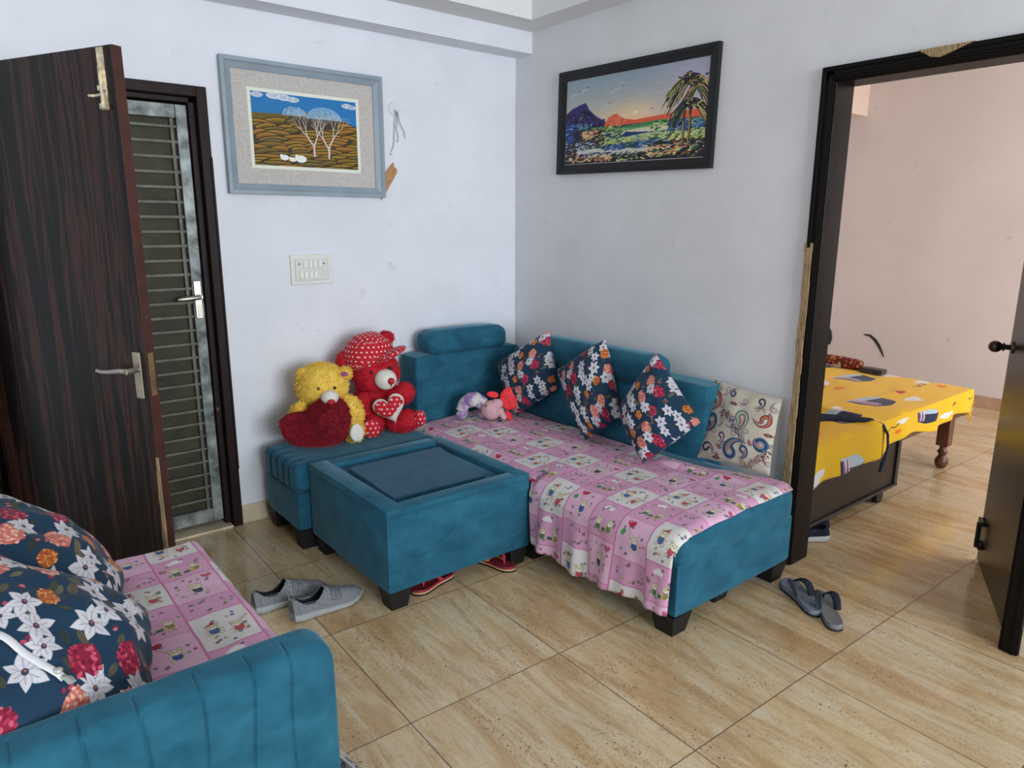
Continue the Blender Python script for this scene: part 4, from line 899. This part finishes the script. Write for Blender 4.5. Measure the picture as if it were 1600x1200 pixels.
def puffy(ctr, n_, upv, half, T_, mat, label, group, seed, spin=0, **kw):
    n_ = Vector(n_).normalized(); up_ = (Vector(upv)-n_*Vector(upv).dot(n_)).normalized(); rt_ = up_.cross(n_)
    ca, sa = math.cos(spin), math.sin(spin); u_ = up_*ca+rt_*sa; r_2 = rt_*ca-up_*sa; C_ = Vector(ctr)
    return pillow('throw_pillow', [C_+(u_-r_2)*half, C_+(-u_-r_2)*half, C_+(-u_+r_2)*half, C_+(u_+r_2)*half], T_, mat, label, group, None, seed, N=48, **kw)
G2 = 'floral pillows on the lower left sofa'
puffy((-2.755, -1.36, .575), (.70, -.15, .70), (-.70, 0, .70), .255, .15, M_flor[0], 'blue floral pillow farther up the lower left sofa, against the dark door', G2, 11, .1, conc=.04)
pr2, surf2 = puffy((-2.795, -1.835, .590), (.55, -.34, .76), (-.74, -.1, .64), .26, .135, M_flor[1], 'blue floral pillow with open white zip resting on the armrest', G2, 14, .1, conc=.03)
zp = MB(); path = [surf2(.39-.19*t/14, .18+.34*(t/14)**1.1, 1, .006) for t in range(15)]
zp.tube(path, .011, 8, .28, upv=(.6, -.3, .74)); zpo = zp.build('zip_tape', simple('white_zip', (226, 226, 228), .6), pr2, 60)
zt = MB(); e = path[-1]; zt.tube([e+Vector((-.004, 0, .006)), e+Vector((.006, -.014, .006)), e+Vector((.010, -.030, .004))], [.006, .008, .0075], 8, .4); zt.ell(path[-2]+Vector((0, 0, .006)), (.009, .009, .006)); zt.build('zip_pull', simple('pale_zip_pull', (196, 196, 190), .35, .5), zpo, 60)
pillow('floor_cushion', [(-2.26, -1.80, .20), (-2.20, -2.26, .22), (-2.135, -2.22, .03), (-2.16, -1.84, .03)], .022, M_paisley, 'paisley cushion with white edge tucked beside the lower left armrest', None, simple('white_piping', (220, 220, 216), .8), 21)

# ================================================================== PLUSH TOYS
def toy(name, loc, ang, label):
    r = empty(name, loc, label, 'soft toy'); return r, Rz(ang, loc)
def fb(parent, MM, name, mat, blobs, fn=500, L=.013, seed=0, wob=.05):
    m = MB()
    for k, (c, r, R) in enumerate(blobs): m.ell(c, r, R, 28, 16, wob, seed+k)
    if fn:
        for k, (c, r, R) in enumerate(blobs): m.fur(c, [q*.99 for q in r], R, fn, L, seed*7+k)
    return m.build(name, mat, parent, 60, M=MM, fix=False)
I3 = None
def heart_mesh(w_, h_, t_, n=48, rings=12):
    """inflated heart in local XZ, facing -Y, centre at 0"""
    P = []
    for k in range(n):
        t = 2*PI*k/n; P.append((16*math.sin(t)**3/32*w_, (13*math.cos(t)-5*math.cos(2*t)-2*math.cos(3*t)-math.cos(4*t)+2.5)/29*h_))
    m = MB()
    for side in (-1, 1):
        vs = []
        for j in range(rings+1):
            q = j/rings
            for x, z in P: vs.append((x*q, side*t_*math.sqrt(max(0, 1-q**2.4)), z*q))
        fs = [[j*n+k, j*n+(k+1) % n, (j+1)*n+(k+1) % n, (j+1)*n+k] for j in range(rings) for k in range(n)]
        m.add(vs, fs)
    return m, P
# yellow bear
YB, MY = toy('teddy_bear', (-1.420, -.235, .425), -.41, 'yellow teddy bear hugging a dark red heart, sitting on the low bench')
fb(YB, MY, 'body', M_yel, [((0, .02, .13), (.12, .09, .14), I3)], 700, seed=1)
fb(YB, MY, 'head', M_yel, [((-.005, -.01, .295), (.128, .108, .112), I3)], 1600, seed=2)
for s_ in (-1, 1): fb(YB, MY, 'ear', M_yel, [((-.005+s_*(.085 if s_ < 0 else .112), -.03, .350), (.034, .024, .036), rot3(0, s_*.5, 0))], 300, seed=5+s_)
m = MB(); m.ell((.105, -.052, .352), (.018, .010, .012)); m.build('ear_lining', simple('purple_felt', (150, 60, 150), .8), YB, 60, M=MY)
fb(YB, MY, 'arm', M_yel, [((-.125, -.05, .145), (.05, .055, .085), rot3(0, .25, 0))], 500, seed=11); fb(YB, MY, 'arm', M_yel, [((.13, -.06, .165), (.058, .055, .085), rot3(0, -.3, 0))], 600, seed=12)
fb(YB, MY, 'leg', M_yel, [((.135, -.07, .07), (.052, .085, .062), rot3(-.15, 0, .2))], 500, seed=13); fb(YB, MY, 'leg', M_yel, [((-.08, -.03, .062), (.05, .07, .05), None)], 200, seed=14)
m = MB(); m.ell((.148, -.150, .075), (.034, .012, .044), rot3(-.15, 0, .2)); m.build('foot_pad', M_wht, YB, 60, M=MY)
m = MB(); m.ell((.028, -.118, .255), (.044, .042, .036)); m.build('muzzle', M_wht, YB, 60, M=MY)
m = MB(); m.ell((.034, -.157, .240), (.019, .012, .015)); m.build('nose', M_nose, YB, 60, M=MY)
for x in (-.022, .055): m = MB(); m.ell((x, -.116, .300), (.007, .005, .008)); m.build('eye', M_eye, YB, 60, M=MY)
m = MB(); m.ell((-.03, -.12, .175), (.035, .03, .028)); m.build('tummy_patch', M_wht, YB, 60, M=MY)
# its heart cushion: rests in the bear's lap, a toy of its own
HQ = [(405, 806), (428, 778), (460, 750), (500, 728), (540, 714), (580, 712), (620, 724), (660, 756), (688, 800), (700, 850), (702, 900), (692, 950), (675, 1000), (650, 1042), (605, 1066), (550, 1077), (480, 1080), (410, 1076), (340, 1068), (285, 1050), (248, 1020), (218, 975), (198, 925), (204, 875), (232, 845), (275, 828), (325, 820), (375, 816)]
HP = [((x-450)/1500., (925-z)/1500.) for x, z in HQ]; nh = len(HP); hm = MB(); Th = .062
def hy(q): return Th*math.sqrt(max(0, 1-q**2.6))
for side in (-1, 1):
    vs = [(x*q/14, side*hy(q/14), z*q/14) for q in range(15) for x, z in HP]
    hm.add(vs, [[j*nh+k, j*nh+(k+1) % nh, (j+1)*nh+(k+1) % nh, (j+1)*nh+k] for j in range(14) for k in range(nh)])
rn = random.Random(77)
for k in range(5200):
    i = rn.randrange(nh); t = rn.random(); q = math.sqrt(rn.random()); x = (HP[i][0]*(1-t)+HP[(i+1) % nh][0]*t)*q; z = (HP[i][1]*(1-t)+HP[(i+1) % nh][1]*t)*q; y = -hy(q)
    nn = Vector((x*14*q**3, -1+q*.5, z*14*q**3)).normalized(); d = (nn+Vector((rn.gauss(0, .5), rn.gauss(0, .1), rn.gauss(0, .5)-.3))).normalized(); a = d.orthogonal().normalized()*.002; b = d.cross(a); p = Vector((x, y, z))
    hm.add([p+a, p-a*.5+b, p-a*.5-b, p+d*rn.uniform(.008, .018)], [[0, 1, 3], [1, 2, 3], [2, 0, 3]])
MH = Rz(-.41, (-1.506, -.322, .543)) @ Matrix.Rotation(-.12, 4, 'X')
ho = hm.build('heart_cushion', M_dred, None, 60, M=MH, fix=False); tag(ho, 'large dark red fluffy heart held in front of the yellow bear', 'soft toy')
# red bear
RB, MRb = toy('teddy_bear', (-1.105, -.225, .426), -.485, 'red teddy bear in polka dot cap holding a small heart')
fb(RB, MRb, 'body', M_red, [((-.02, .03, .14), (.12, .095, .15), I3)], 700, seed=31)
fb(RB, MRb, 'head', M_red, [((-.015, -.01, .318), (.125, .112, .115), I3)], 1300, seed=32)
fb(RB, MRb, 'ear', M_red, [((-.168, -.01, .375), (.045, .035, .058), None)], 350, seed=33); fb(RB, MRb, 'ear', M_red, [((.045, .02, .492), (.042, .03, .035), None)], 350, seed=34)
fb(RB, MRb, 'arm', M_red, [((-.085, -.07, .13), (.058, .06, .095), rot3(0, .15, 0))], 600, seed=35); fb(RB, MRb, 'arm', M_red, [((.125, -.04, .205), (.058, .06, .055), rot3(0, -.5, 0)), ((.085, -.03, .185), (.06, .05, .05), None)], 400, seed=36)
fb(RB, MRb, 'leg', M_red, [((-.045, -.10, .06), (.062, .085, .06), None)], 500, seed=37); fb(RB, MRb, 'leg', M_red, [((.12, -.07, .062), (.105, .06, .058), rot3(0, -.15, -.35))], 600, seed=38)
m = MB(); m.ell((-.05, -.180, .058), (.047, .016, .047)); m.build('foot_pad', M_polka, RB, 60, M=MRb)
m = MB(); m.ell((.205, -.118, .085), (.032, .03, .045), rot3(0, 0, .7)); m.build('foot_pad', M_polka, RB, 60, M=MRb)
m = MB(); m.ell((.035, -.120, .300), (.056, .045, .054)); m.build('muzzle', M_wht, RB, 60, M=MRb)
m = MB(); m.ell((.062, -.160, .298), (.018, .014, .018)); m.cyl((.062, -.165, .290), (.061, -.160, .272), .004, .003, 8); m.build('nose', M_nose, RB, 60, M=MRb)
for x, z in ((-.035, .338), (.066, .358)): m = MB(); m.ell((x, -.118, z), (.010, .007, .010)); m.build('eye', M_eye, RB, 60, M=MRb)
m = MB(); m.ell((-.050, .005, .415), (.135, .125, .110), rot3(0, -.36, 0), wob=.06); m.ell((-.045, 0, .390), (.140, .130, .028), rot3(0, -.36, 0)); cap = m.build('cap', M_polka, RB, 60, M=MRb)
m = MB(); m.ell((.062, -.085, .425), (.092, .075, .020), rot3(.12, -.40, -.2)); m.build('cap_brim', M_polka, cap, 60, M=MRb)
hm, _ = heart_mesh(.155, .15, .028); MHr = MRb @ Matrix.Translation((.055, -.155, .145)) @ Matrix.Rotation(-.32, 4, 'Y') @ Matrix.Rotation(.1, 4, 'X')
hh = hm.build('heart', M_polka, RB, 60, M=MHr)
m = MB(); 
pts = [(math.cos(t)*.0, 0) for t in range(2)]
hb_, P_ = heart_mesh(.164, .158, .0265)
# white band and rim: keep only the lower right slice and the outer ring of a slightly larger heart
keep = MB(); keep.v = hb_.v[:]
for f_, u_ in zip(hb_.f, hb_.uv):
    cxx = sum(hb_.v[k][0] for k in f_)/len(f_); czz = sum(hb_.v[k][2] for k in f_)/len(f_); cy2 = sum(abs(hb_.v[k][1]) for k in f_)/len(f_)
    if (czz < .62*cxx-.020) or cy2 < .012: keep.f.append(f_); keep.uv.append(u_); keep.mi.append(0)
keep.v = [(x, y*1.09, z) for x, y, z in keep.v]
keep.build('heart_white_band', M_wht, hh, 60, M=MHr, fix=False)
# elephant
EL, ME = toy('toy_elephant', (-.535, -.455, .441), -.62, 'lilac tie-dye toy elephant with coral ears lying beside floral pillow')
def esc(cx, cy): return ((cx-840)*.000273, (790-cy)*.000273)
m = MB()
arch = [(-.165, .015), (-.168, .05), (-.15, .085), (-.12, .105), (-.085, .108), (-.052, .09), (-.042, .055), (-.045, .018)]
m.tube([(x, .01, z) for x, z in arch], [.026, .030, .036, .042, .043, .038, .030, .022], 16)
m.ell((-.167, .01, .024), (.030, .032, .024)); m.ell((-.048, .01, .022), (.028, .028, .022)); m.ell((-.10, .0, .105), (.055, .045, .035)); m.ell((-.155, .045, .03), (.028, .028, .03)); m.ell((-.04, .05, .03), (.026, .026, .03))
m.build('body', M_tie, EL, 60, M=ME)
m = MB(); m.ell((0, -.025, .056), (.060, .055, .055), wob=.05); m.ell((.03, -.02, .088), (.036, .03, .03)); m.tube([(.045, -.04, .06), (.062, -.05, .03), (.075, -.05, .012)], [.022, .018, .015], 12); m.build('head', M_pinkpl, EL, 60, M=ME)
m = MB(); m.ell((.108, -.012, .118), (.060, .018, .068), rot3(0, .25, 0), wob=.1); m.build('ear', M_coral, EL, 60, M=ME)
m = MB(); m.ell((.008, -.02, .142), (.034, .014, .018), rot3(0, .15, 0)); m.build('ear', M_coral, EL, 60, M=ME)
m = MB(); m.ell((.095, -.045, .028), (.018, .014, .03), rot3(0, -.5, 0)); m.build('ribbon', M_coral, EL, 60, M=ME)
m = MB(); m.ell((-.032, -.072, .092), (.006, .004, .007), rot3(0, .6, 0)); m.build('eye', simple('embroidered_eye', (90, 76, 84), .6), EL, 60, M=ME)

# ================================================================== FOOTWEAR
def interp(tab, s):
    for (a, va), (b, vb) in zip(tab[:-1], tab[1:]):
        if s <= b: t = (s-a)/(b-a); t = t*t*(3-2*t) if False else t; return va+(vb-va)*t
    return tab[-1][1]
def smooth_tab(tab):
    def f(s): 
        return (interp(tab, max(0, s-.03))+interp(tab, s)+interp(tab, min(1, s+.03)))/3
    return f
def shoe(root, MM, L, mats, mirror=1, hts=None, knit=True, laces=False):
    upper, lining, sole, insole = mats
    wid = smooth_tab([(0, .028), (.08, .034), (.3, .033), (.5, .038), (.72, .046), (.88, .038), (.96, .024), (1, .008)])
    cen = smooth_tab([(0, 0), (.5, .004), (.8, 0), (1, -.008)])
    hgt = smooth_tab(hts or [(0, .085), (.05, .098), (.12, .088), (.25, .080), (.38, .092), (.44, .108), (.55, .088), (.75, .068), (.9, .056), (.97, .042), (1, .026)])
    sol = smooth_tab([(0, .036), (.15, .034), (.5, .028), (.8, .024), (.93, .026), (1, .030)]); lift = smooth_tab([(0, .008), (.06, 0), (.75, 0), (.9, .006), (1, .018)])
    m = MB(); NS, NA = 44, 24
    def fn_s(u, v):  # sole ring
        s = u; a = 2*PI*v; w_ = wid(s)*1.08+.004; zc = (lift(s)+sol(s))/2; hz = (sol(s)-lift(s))/2
        ca, sa = math.cos(a), math.sin(a); ca = math.copysign(abs(ca)**.45, ca); sa = math.copysign(abs(sa)**.45, sa)
        return ((s-.0)*L, mirror*(cen(s)+w_*ca*(1+.10*(sa < 0)*-1)), zc+hz*sa)
    m.grid(fn_s, NS, NA); m.add([fn_s(0, k/NA) for k in range(NA)], [list(range(NA))]); m.add([fn_s(1, k/NA) for k in range(NA)], [list(range(NA))])
    m.tube([fn_s(t/30, .03) for t in range(1, 30)], .002, 6)
    m.build('sole', sole, root, 50, M=MM)
    def up(s, a, sc=1., dz=0):
        w_ = wid(s)*sc; z0_ = sol(s)-.002; H = (hgt(s)-z0_)*sc+dz; ca, sa = math.cos(a), math.sin(a)
        k = .55; return (s*L*(1 if sc == 1 else .985)+(0 if sc == 1 else .003), mirror*(cen(s)+w_*math.copysign(abs(ca)**k, ca)*(1-.22*sa)), z0_+H*sa**.85 if sa > 0 else z0_)
    m = MB(); ins_ = MB(); NA2 = 28
    def opening(s, a):
        if s < .035 or s > .425: return False
        wv = 1.0*math.sqrt(max(0, 1-((s-.23)/.2)**2)); return abs(a-PI/2) < wv
    for mb, sc in ((m, 1.), (ins_, .94)):
        vs = [up(i/NS, PI*j/NA2, sc) for i in range(NS+1) for j in range(NA2+1)]; fs = []
        for i in range(NS):
            for j in range(NA2):
                if opening((i+.5)/NS, PI*(j+.5)/NA2): continue
                fs.append([i*(NA2+1)+j, i*(NA2+1)+j+1, (i+1)*(NA2+1)+j+1, (i+1)*(NA2+1)+j])
        mb.add(vs, fs)
    m.add([up(0, PI*j/NA2) for j in range(NA2+1)], [list(range(NA2+1))]); m.add([up(1, PI*j/NA2) for j in range(NA2+1)], [list(range(NA2+1))])
    u_ = m.build('upper', upper, root, 60, M=MM, fix=False); ins_.build('lining', lining, root, 60, M=MM, fix=False)
    m = MB(); m.grid(lambda u, v: ((.03+u*.5)*L, mirror*(cen(.03+u*.5)+(v-.5)*1.7*wid(.03+u*.5)), sol(.03+u*.5)+.010), 14, 6); m.build('insole', insole, root, 60, M=MM)
    if knit:
        for sd_ in (1, -1):
            m = MB()
            for r_ in range(5):
                for c_ in range(9):
                    s = .50+.032*r_; a = .35+.115*c_; p = Vector(up(s, a if sd_ > 0 else PI-a)); q = Vector(up(s+.012, a if sd_ > 0 else PI-a)); c0 = Vector(((p.x+q.x)/2, mirror*cen(s), .03)); nn = (p-c0).normalized()*.0008
                    m.tube([p+nn, q+nn], .0013, 5)
            m.build('knit_ribs', lining, u_, 60, M=MM)
        m = MB(); m.tube([(.004, 0, .085), (-.008, 0, .098), (-.010, 0, .112), (.0, 0, .118), (.010, 0, .108)], .0035, 8, .5, (1, 0, 0)); m.build('pull_tab', simple('pale_grey_tab', (150, 150, 142), .7), root, 60, M=MM)
        m = MB(); m.tube([Vector(up(.44, PI*t/12))+Vector((0, 0, .001)) for t in range(4, 9)], .003, 8); m.build('tongue_edge', M_knit, root, 60, M=MM)
    if laces:
        m = MB()
        for s in (.42, .48, .54, .60): m.tube([Vector(up(s, PI*t/12))+Vector((0, 0, .002)) for t in range(4, 9)], .002, 6)
        m.build('laces', simple('navy_lace', (30, 34, 60), .8), root, 60, M=MM)
sn = (M_knit, M_knitdk, M_sole, M_insole)
G3 = 'grey knit slip-on shoes'
for (hx, hy, an, lab, mir) in ((-1.955, -1.055, .02, 'grey knit slip-on shoe in front, its toe towards the coffee table', -1), (-2.05, -.905, -.03, 'grey knit slip-on shoe partly hidden behind its pair', 1)):
    r = empty('slip_on_shoe', (hx+.14, hy, 0), lab, 'shoe', G3); shoe(r, Rz(an, (hx, hy, 0)), .30, sn, mir)
nv_ = (M_navy, M_knitdk, M_whitesole, M_insole)
for (hx, hy, an, lab, mir) in ((.375, -1.97, 2.42, 'navy trainer with thick white sole, nearer one under the bed', 1), (.462, -1.925, 2.42, 'navy trainer with laces, farther one under the bed', -1)):
    r = empty('trainer', (hx, hy, 0), lab, 'shoe', 'navy trainers under the bed'); shoe(r, Rz(an, (hx, hy, 0)), .27, nv_, mir, [(0, .066), (.05, .078), (.12, .074), (.3, .066), (.4, .076), (.45, .078), (.6, .068), (.8, .055), (.95, .042), (1, .026)], False, lab.startswith('navy trainer with laces'))
def outline(L, wf, n=72, mir=1):
    tab = lambda s_: interp([(0, .002), (.008, .012), (.025, .020), (.06, .028), (.13, .034), (.25, .035), (.4, .033), (.55, .037), (.68, .044), (.78, .047), (.86, .044), (.92, .036), (.96, .026), (.985, .015), (1, .002)], s_)
    P = [(s*L, mir*(tab(s)*wf)) for s in [k/n for k in range(n+1)]]+[(s*L, -mir*(tab(s)*wf*.94)) for s in [1-k/n for k in range(n+1)]]
    return P
def flipflop(name, heel, ang, L, label, group, m_top, m_bot, m_strap, m_rim=None, wf=1.05, mir=1, arch=.046, m_strap2=None, sw=.011):
    MM = Rz(ang, (heel[0], heel[1], 0)); c = MM @ Vector((L/2, 0, 0)); r = empty(name, (c.x, c.y, 0), label, 'slipper', group)
    P = outline(L, wf, mir=mir)
    def slab(sc, z0, z1, rim=0):
        m = MB(); n = len(P); q = [((x-L/2)*sc+L/2, y*sc) for x, y in P]
        vs = [(x, y, z0) for x, y in q]+[(x, y, z1-.003) for x, y in q]+[((x-L/2)*.975+L/2, y*.94, z1+rim) for x, y in q]+[((x-L/2)*.93+L/2, y*.84, z1) for x, y in q]
        fs = [list(range(n))[::-1]]+[[k2*n+k, k2*n+(k+1) % n, (k2+1)*n+(k+1) % n, (k2+1)*n+k] for k2 in range(3) for k in range(n)]+[[3*n+k for k in range(n)]]
        m.add(vs, fs); return m
    slab(1., .0005, .009).build('outsole', m_bot, r, 50, M=MM)
    if m_rim: slab(.992, .0088, .0155).build('midsole', m_rim, r, 50, M=MM)
    slab(.985, .015 if m_rim else .0088, .024, .0015).build('footbed', m_top, r, 50, M=MM)
    for sd_ in (1, -1):
        tx, ty = .76*L, mir*.006; ex, ey = .42*L, sd_*.034*wf
        pts = []
        for k in range(13):
            t = k/12; b = (1-t)**2; x = tx*(1-t)**2+2*t*(1-t)*.62*L+ex*t*t; y = ty*(1-t)**2+2*t*(1-t)*(ey*1.25)+ey*t*t; z = .026+arch*4*t*(1-t)*.62+.018*(1-t)*t+(.012*(1-t)); pts.append((x, y, z))
        m = MB(); m.tube(pts, [sw*(.55+.6*min(1, k/6)) for k in range(13)], 8, .25, (0, -sd_*.4, 1)); m.build('strap', m_strap if sd_ > 0 or not m_strap2 else m_strap2, r, 60, M=MM)
    m = MB(); m.cyl((.765*L, mir*.006, .02), (.762*L, mir*.006, .042), .0035, .005, 10); m.build('toe_post', m_strap, r, 60, M=MM)
G4 = 'grey flip-flops by the sofa end'
flipflop('flip_flop', (-.335, -2.31), math.atan2(.25, .17), .285, 'grey-blue flip-flop touching the end of the corner sofa', G4, M_flip, M_blackr, M_navystrap, None, 1.0, 1, sw=.013)
flipflop('flip_flop', (-.375, -2.405), math.atan2(.205, .225), .285, 'worn grey flip-flop farther from the corner sofa', G4, M_flip2, M_blackr, M_navystrap, None, 1.0, -1, sw=.013)
G5 = 'maroon slippers under the coffee table'
flipflop('slipper', (-1.26, -1.130), math.atan2(-.035, -.17), .235, 'maroon slipper under the near left side of the coffee table', G5, M_maroon, M_blackr, M_pinkstrap, M_tan, .85, 1, .04)
flipflop('slipper', (-1.10, -1.055), math.atan2(-.22, .075), .235, 'maroon slipper with mustard strap near the coffee table right leg', G5, M_maroon, M_blackr, M_pinkstrap, M_tan, .85, -1, .04, M_gold)

# ================================================================== BEDROOM: bed and things
bd = empty('bed', (1.2, -1.2, 0), 'dark wooden bed with storage box and castors in the bedroom', 'bed')
m = MB(); m.box(.20, 1.17, -1.93, -.45, .095, .44, .003, 1); m.build('storage_box', M_bedwood, bd)
m = MB(); m.box(.19, 1.18, -1.945, -.45, .085, .10, .002, 1); m.box(1.15, 1.185, -1.94, -1.90, .085, .44, .002, 1); m.build('edge_trim', M_bedblack, bd)
m = MB(); m.box(1.17, 2.12, -1.925, -1.88, .33, .43, .004, 1); m.box(2.08, 2.12, -1.90, -.5, .33, .43, .004, 1); m.build('side_rail', M_bedrail, bd)
m = MB(); m.box(.18, 2.14, -1.935, -.42, .425, .445, .002, 1); m.build('bed_board', M_bedwood, bd)
def bedleg(x, y):
    m = MB(); m.box(x-.035, x+.035, y-.035, y+.035, .15, .34, .003, 1)
    prof = [(.030, .15), (.020, .14), (.020, .125), (.032, .11), (.024, .095), (.020, .085), (.036, .06), (.040, .04), (.030, .012), (.016, 0)]
    n = 18; vs = [(x+r*math.cos(2*PI*k/n), y+r*math.sin(2*PI*k/n), z) for r, z in prof for k in range(n)]
    m.add(vs, [[j*n+k, j*n+(k+1) % n, (j+1)*n+(k+1) % n, (j+1)*n+k] for j in range(len(prof)-1) for k in range(n)]+[list(range((len(prof)-1)*n, len(prof)*n))]); return m
l0 = bedleg(1.965, -1.88).build('turned_leg', M_bedrail, bd, 40)
o = l0.copy(); COL.objects.link(o); o.parent = bd; o.location = (0, 1.3, 0)
m = MB(); m.cyl((1.06, -1.91, .037), (1.06, -1.88, .037), .037, n=20); m.cyl((1.075, -1.86, .036), (1.09, -1.84, .036), .03, n=20); m.box(1.02, 1.06, -1.895, -1.855, .04, .09, .003, 1); c0 = m.build('castor', M_black, bd, 40)
for dx, dy in ((-.75, 0), (-.75, 1.35), (0, 1.35)): o = c0.copy(); COL.objects.link(o); o.parent = bd; o.location = (dx, dy, 0)
m = MB(); m.cushion(.20, 2.12, -1.92, -.45, .445, .50, .02, 0, 8); m.build('mattress', M_wht, bd, 60)
# sheet over the bed
m = MB()
def sheet(u, v):
    x = .13+2.10*u; d = v*1.90; y0_, yb = -.42, -1.935
    L1 = 1.515; hem = .150+.02*math.sin(x*9)+.02*(x < .9); 
    if d < L1: y = y0_-d; z = .508
    else:
        t = min(1, (d-L1)/(1.90-L1))*hem; y = yb-.014-.012*math.sin(x*22+1.3*math.sin(x*7))*t/.14-.02*t; z = .506-t
    if x > 2.13:     # foot end overhang
        k = (x-2.13)/.10; z -= (.19*k if v < .8 else .10*k)+0; x = 2.13+.035*min(1, k*1.5)+.02*k*math.sin(y*11)
    if d < L1: z += .05*max(0, (y+1.4)/.98)**1.3*max(0, min(1, (2.3-x)/.5))
    z += .008*noise.noise(Vector((x*3, y*4, 0)))+.006*noise.noise(Vector((x*4, y*14, 2))) if d < L1 else 0
    return (x, y, z)
m.grid(sheet, 110, 90, lambda u, v: (.13+2.1*u, v*1.90+.03)); o = m.build('bed_sheet', M_bedsheet, None, 70); tag(o, 'yellow printed bedsheet covering the bed', 'bedsheet'); o.modifiers.new('s', 'SOLIDIFY').thickness = .003
m = MB()
def sheet2(u, v):
    x = .14+.72*u; L1 = .55; d = v*(L1+.190)
    if d < L1: y = -1.42-d*.95; z = .517+.008*noise.noise(Vector((x*5, y*7, 9)))+(.018*math.exp(-((x-.80)/.04)**2))
    else: t = d-L1; y = -1.965-.01*math.sin(x*17)*t/.2-.008; z = .512-t*(1+.0*x)-(.03*max(0, .3-x)/.15)*t/.19
    return (x+.05*(1-v)*u, y, z)
m.grid(sheet2, 50, 60, lambda u, v: (.30+.72*u, v*.74+.2)); o = m.build('folded_sheet', M_bedsheet, None, 70); tag(o, 'folded yellow printed sheet hanging lower at the near end of bed', 'bedsheet'); o.modifiers.new('s', 'SOLIDIFY').thickness = .003
m = MB(); m.tube([(.10, -1.50, .548), (.25, -1.58, .552), (.38, -1.64, .550), (.50, -1.71, .545), (.62, -1.78, .538), (.72, -1.86, .532), (.80, -1.93, .524), (.845, -1.972, .500), (.865, -1.992, .45), (.868, -1.998, .39), (.862, -1.996, .34), (.85, -1.992, .30), (.835, -1.988, .25)], [.05, .052, .045, .032, .022, .017, .015, .013, .012, .011, .012, .018, .014], 12, .55, (.2, -.75, .6)); tag(m.build('navy_scarf', M_navycloth, None, 60), 'narrow navy cloth trailing over the near end of the bed', 'cloth')
hbag = empty('handbag', (2.1, -.97, .51), 'small dark red patterned bag on the far side of bed', 'bag')
m = MB(); m.cushion(2.06, 2.14, -1.25, -.85, .512, .585, .025, .01, 8, wob=.006); m.build('bag_body', M_bag, hbag, 60)
m = MB(); m.box(2.052, 2.058, -1.13, -.98, .518, .552, .001, 1); m.build('silver_panel', simple('pale_panel', (170, 164, 170), .4, .2, .3, 60), hbag)
m = MB(); m.box(2.04, 2.12, -1.42, -1.27, .512, .545, .003, 1, M=None); tag(m.build('photo_box', M_photo), 'small dark printed box beside the red bag on bed', 'box')
def feather(pts, w_, label):
    m = MB(); n = len(pts); m.tube([(3.895, y, z) for y, z in pts], [w_*(.15+math.sin(PI*(k+.6)/n)) for k in range(n)], 8, .35, (1, 0, 0)); return tag(m.build('wall_sticker', M_feather, None, 60), label, 'sticker', None)
feather([(-.03, .57), (-.055, .53), (-.085, .48), (-.10, .42), (-.095, .36)], .022, 'black curved feather mark on bedroom wall near the door jamb')
feather([(-.42, .50), (-.48, .495), (-.53, .46), (-.57, .41), (-.60, .36), (-.625, .31)], .012, 'black curved feather mark on bedroom wall above the red bag')
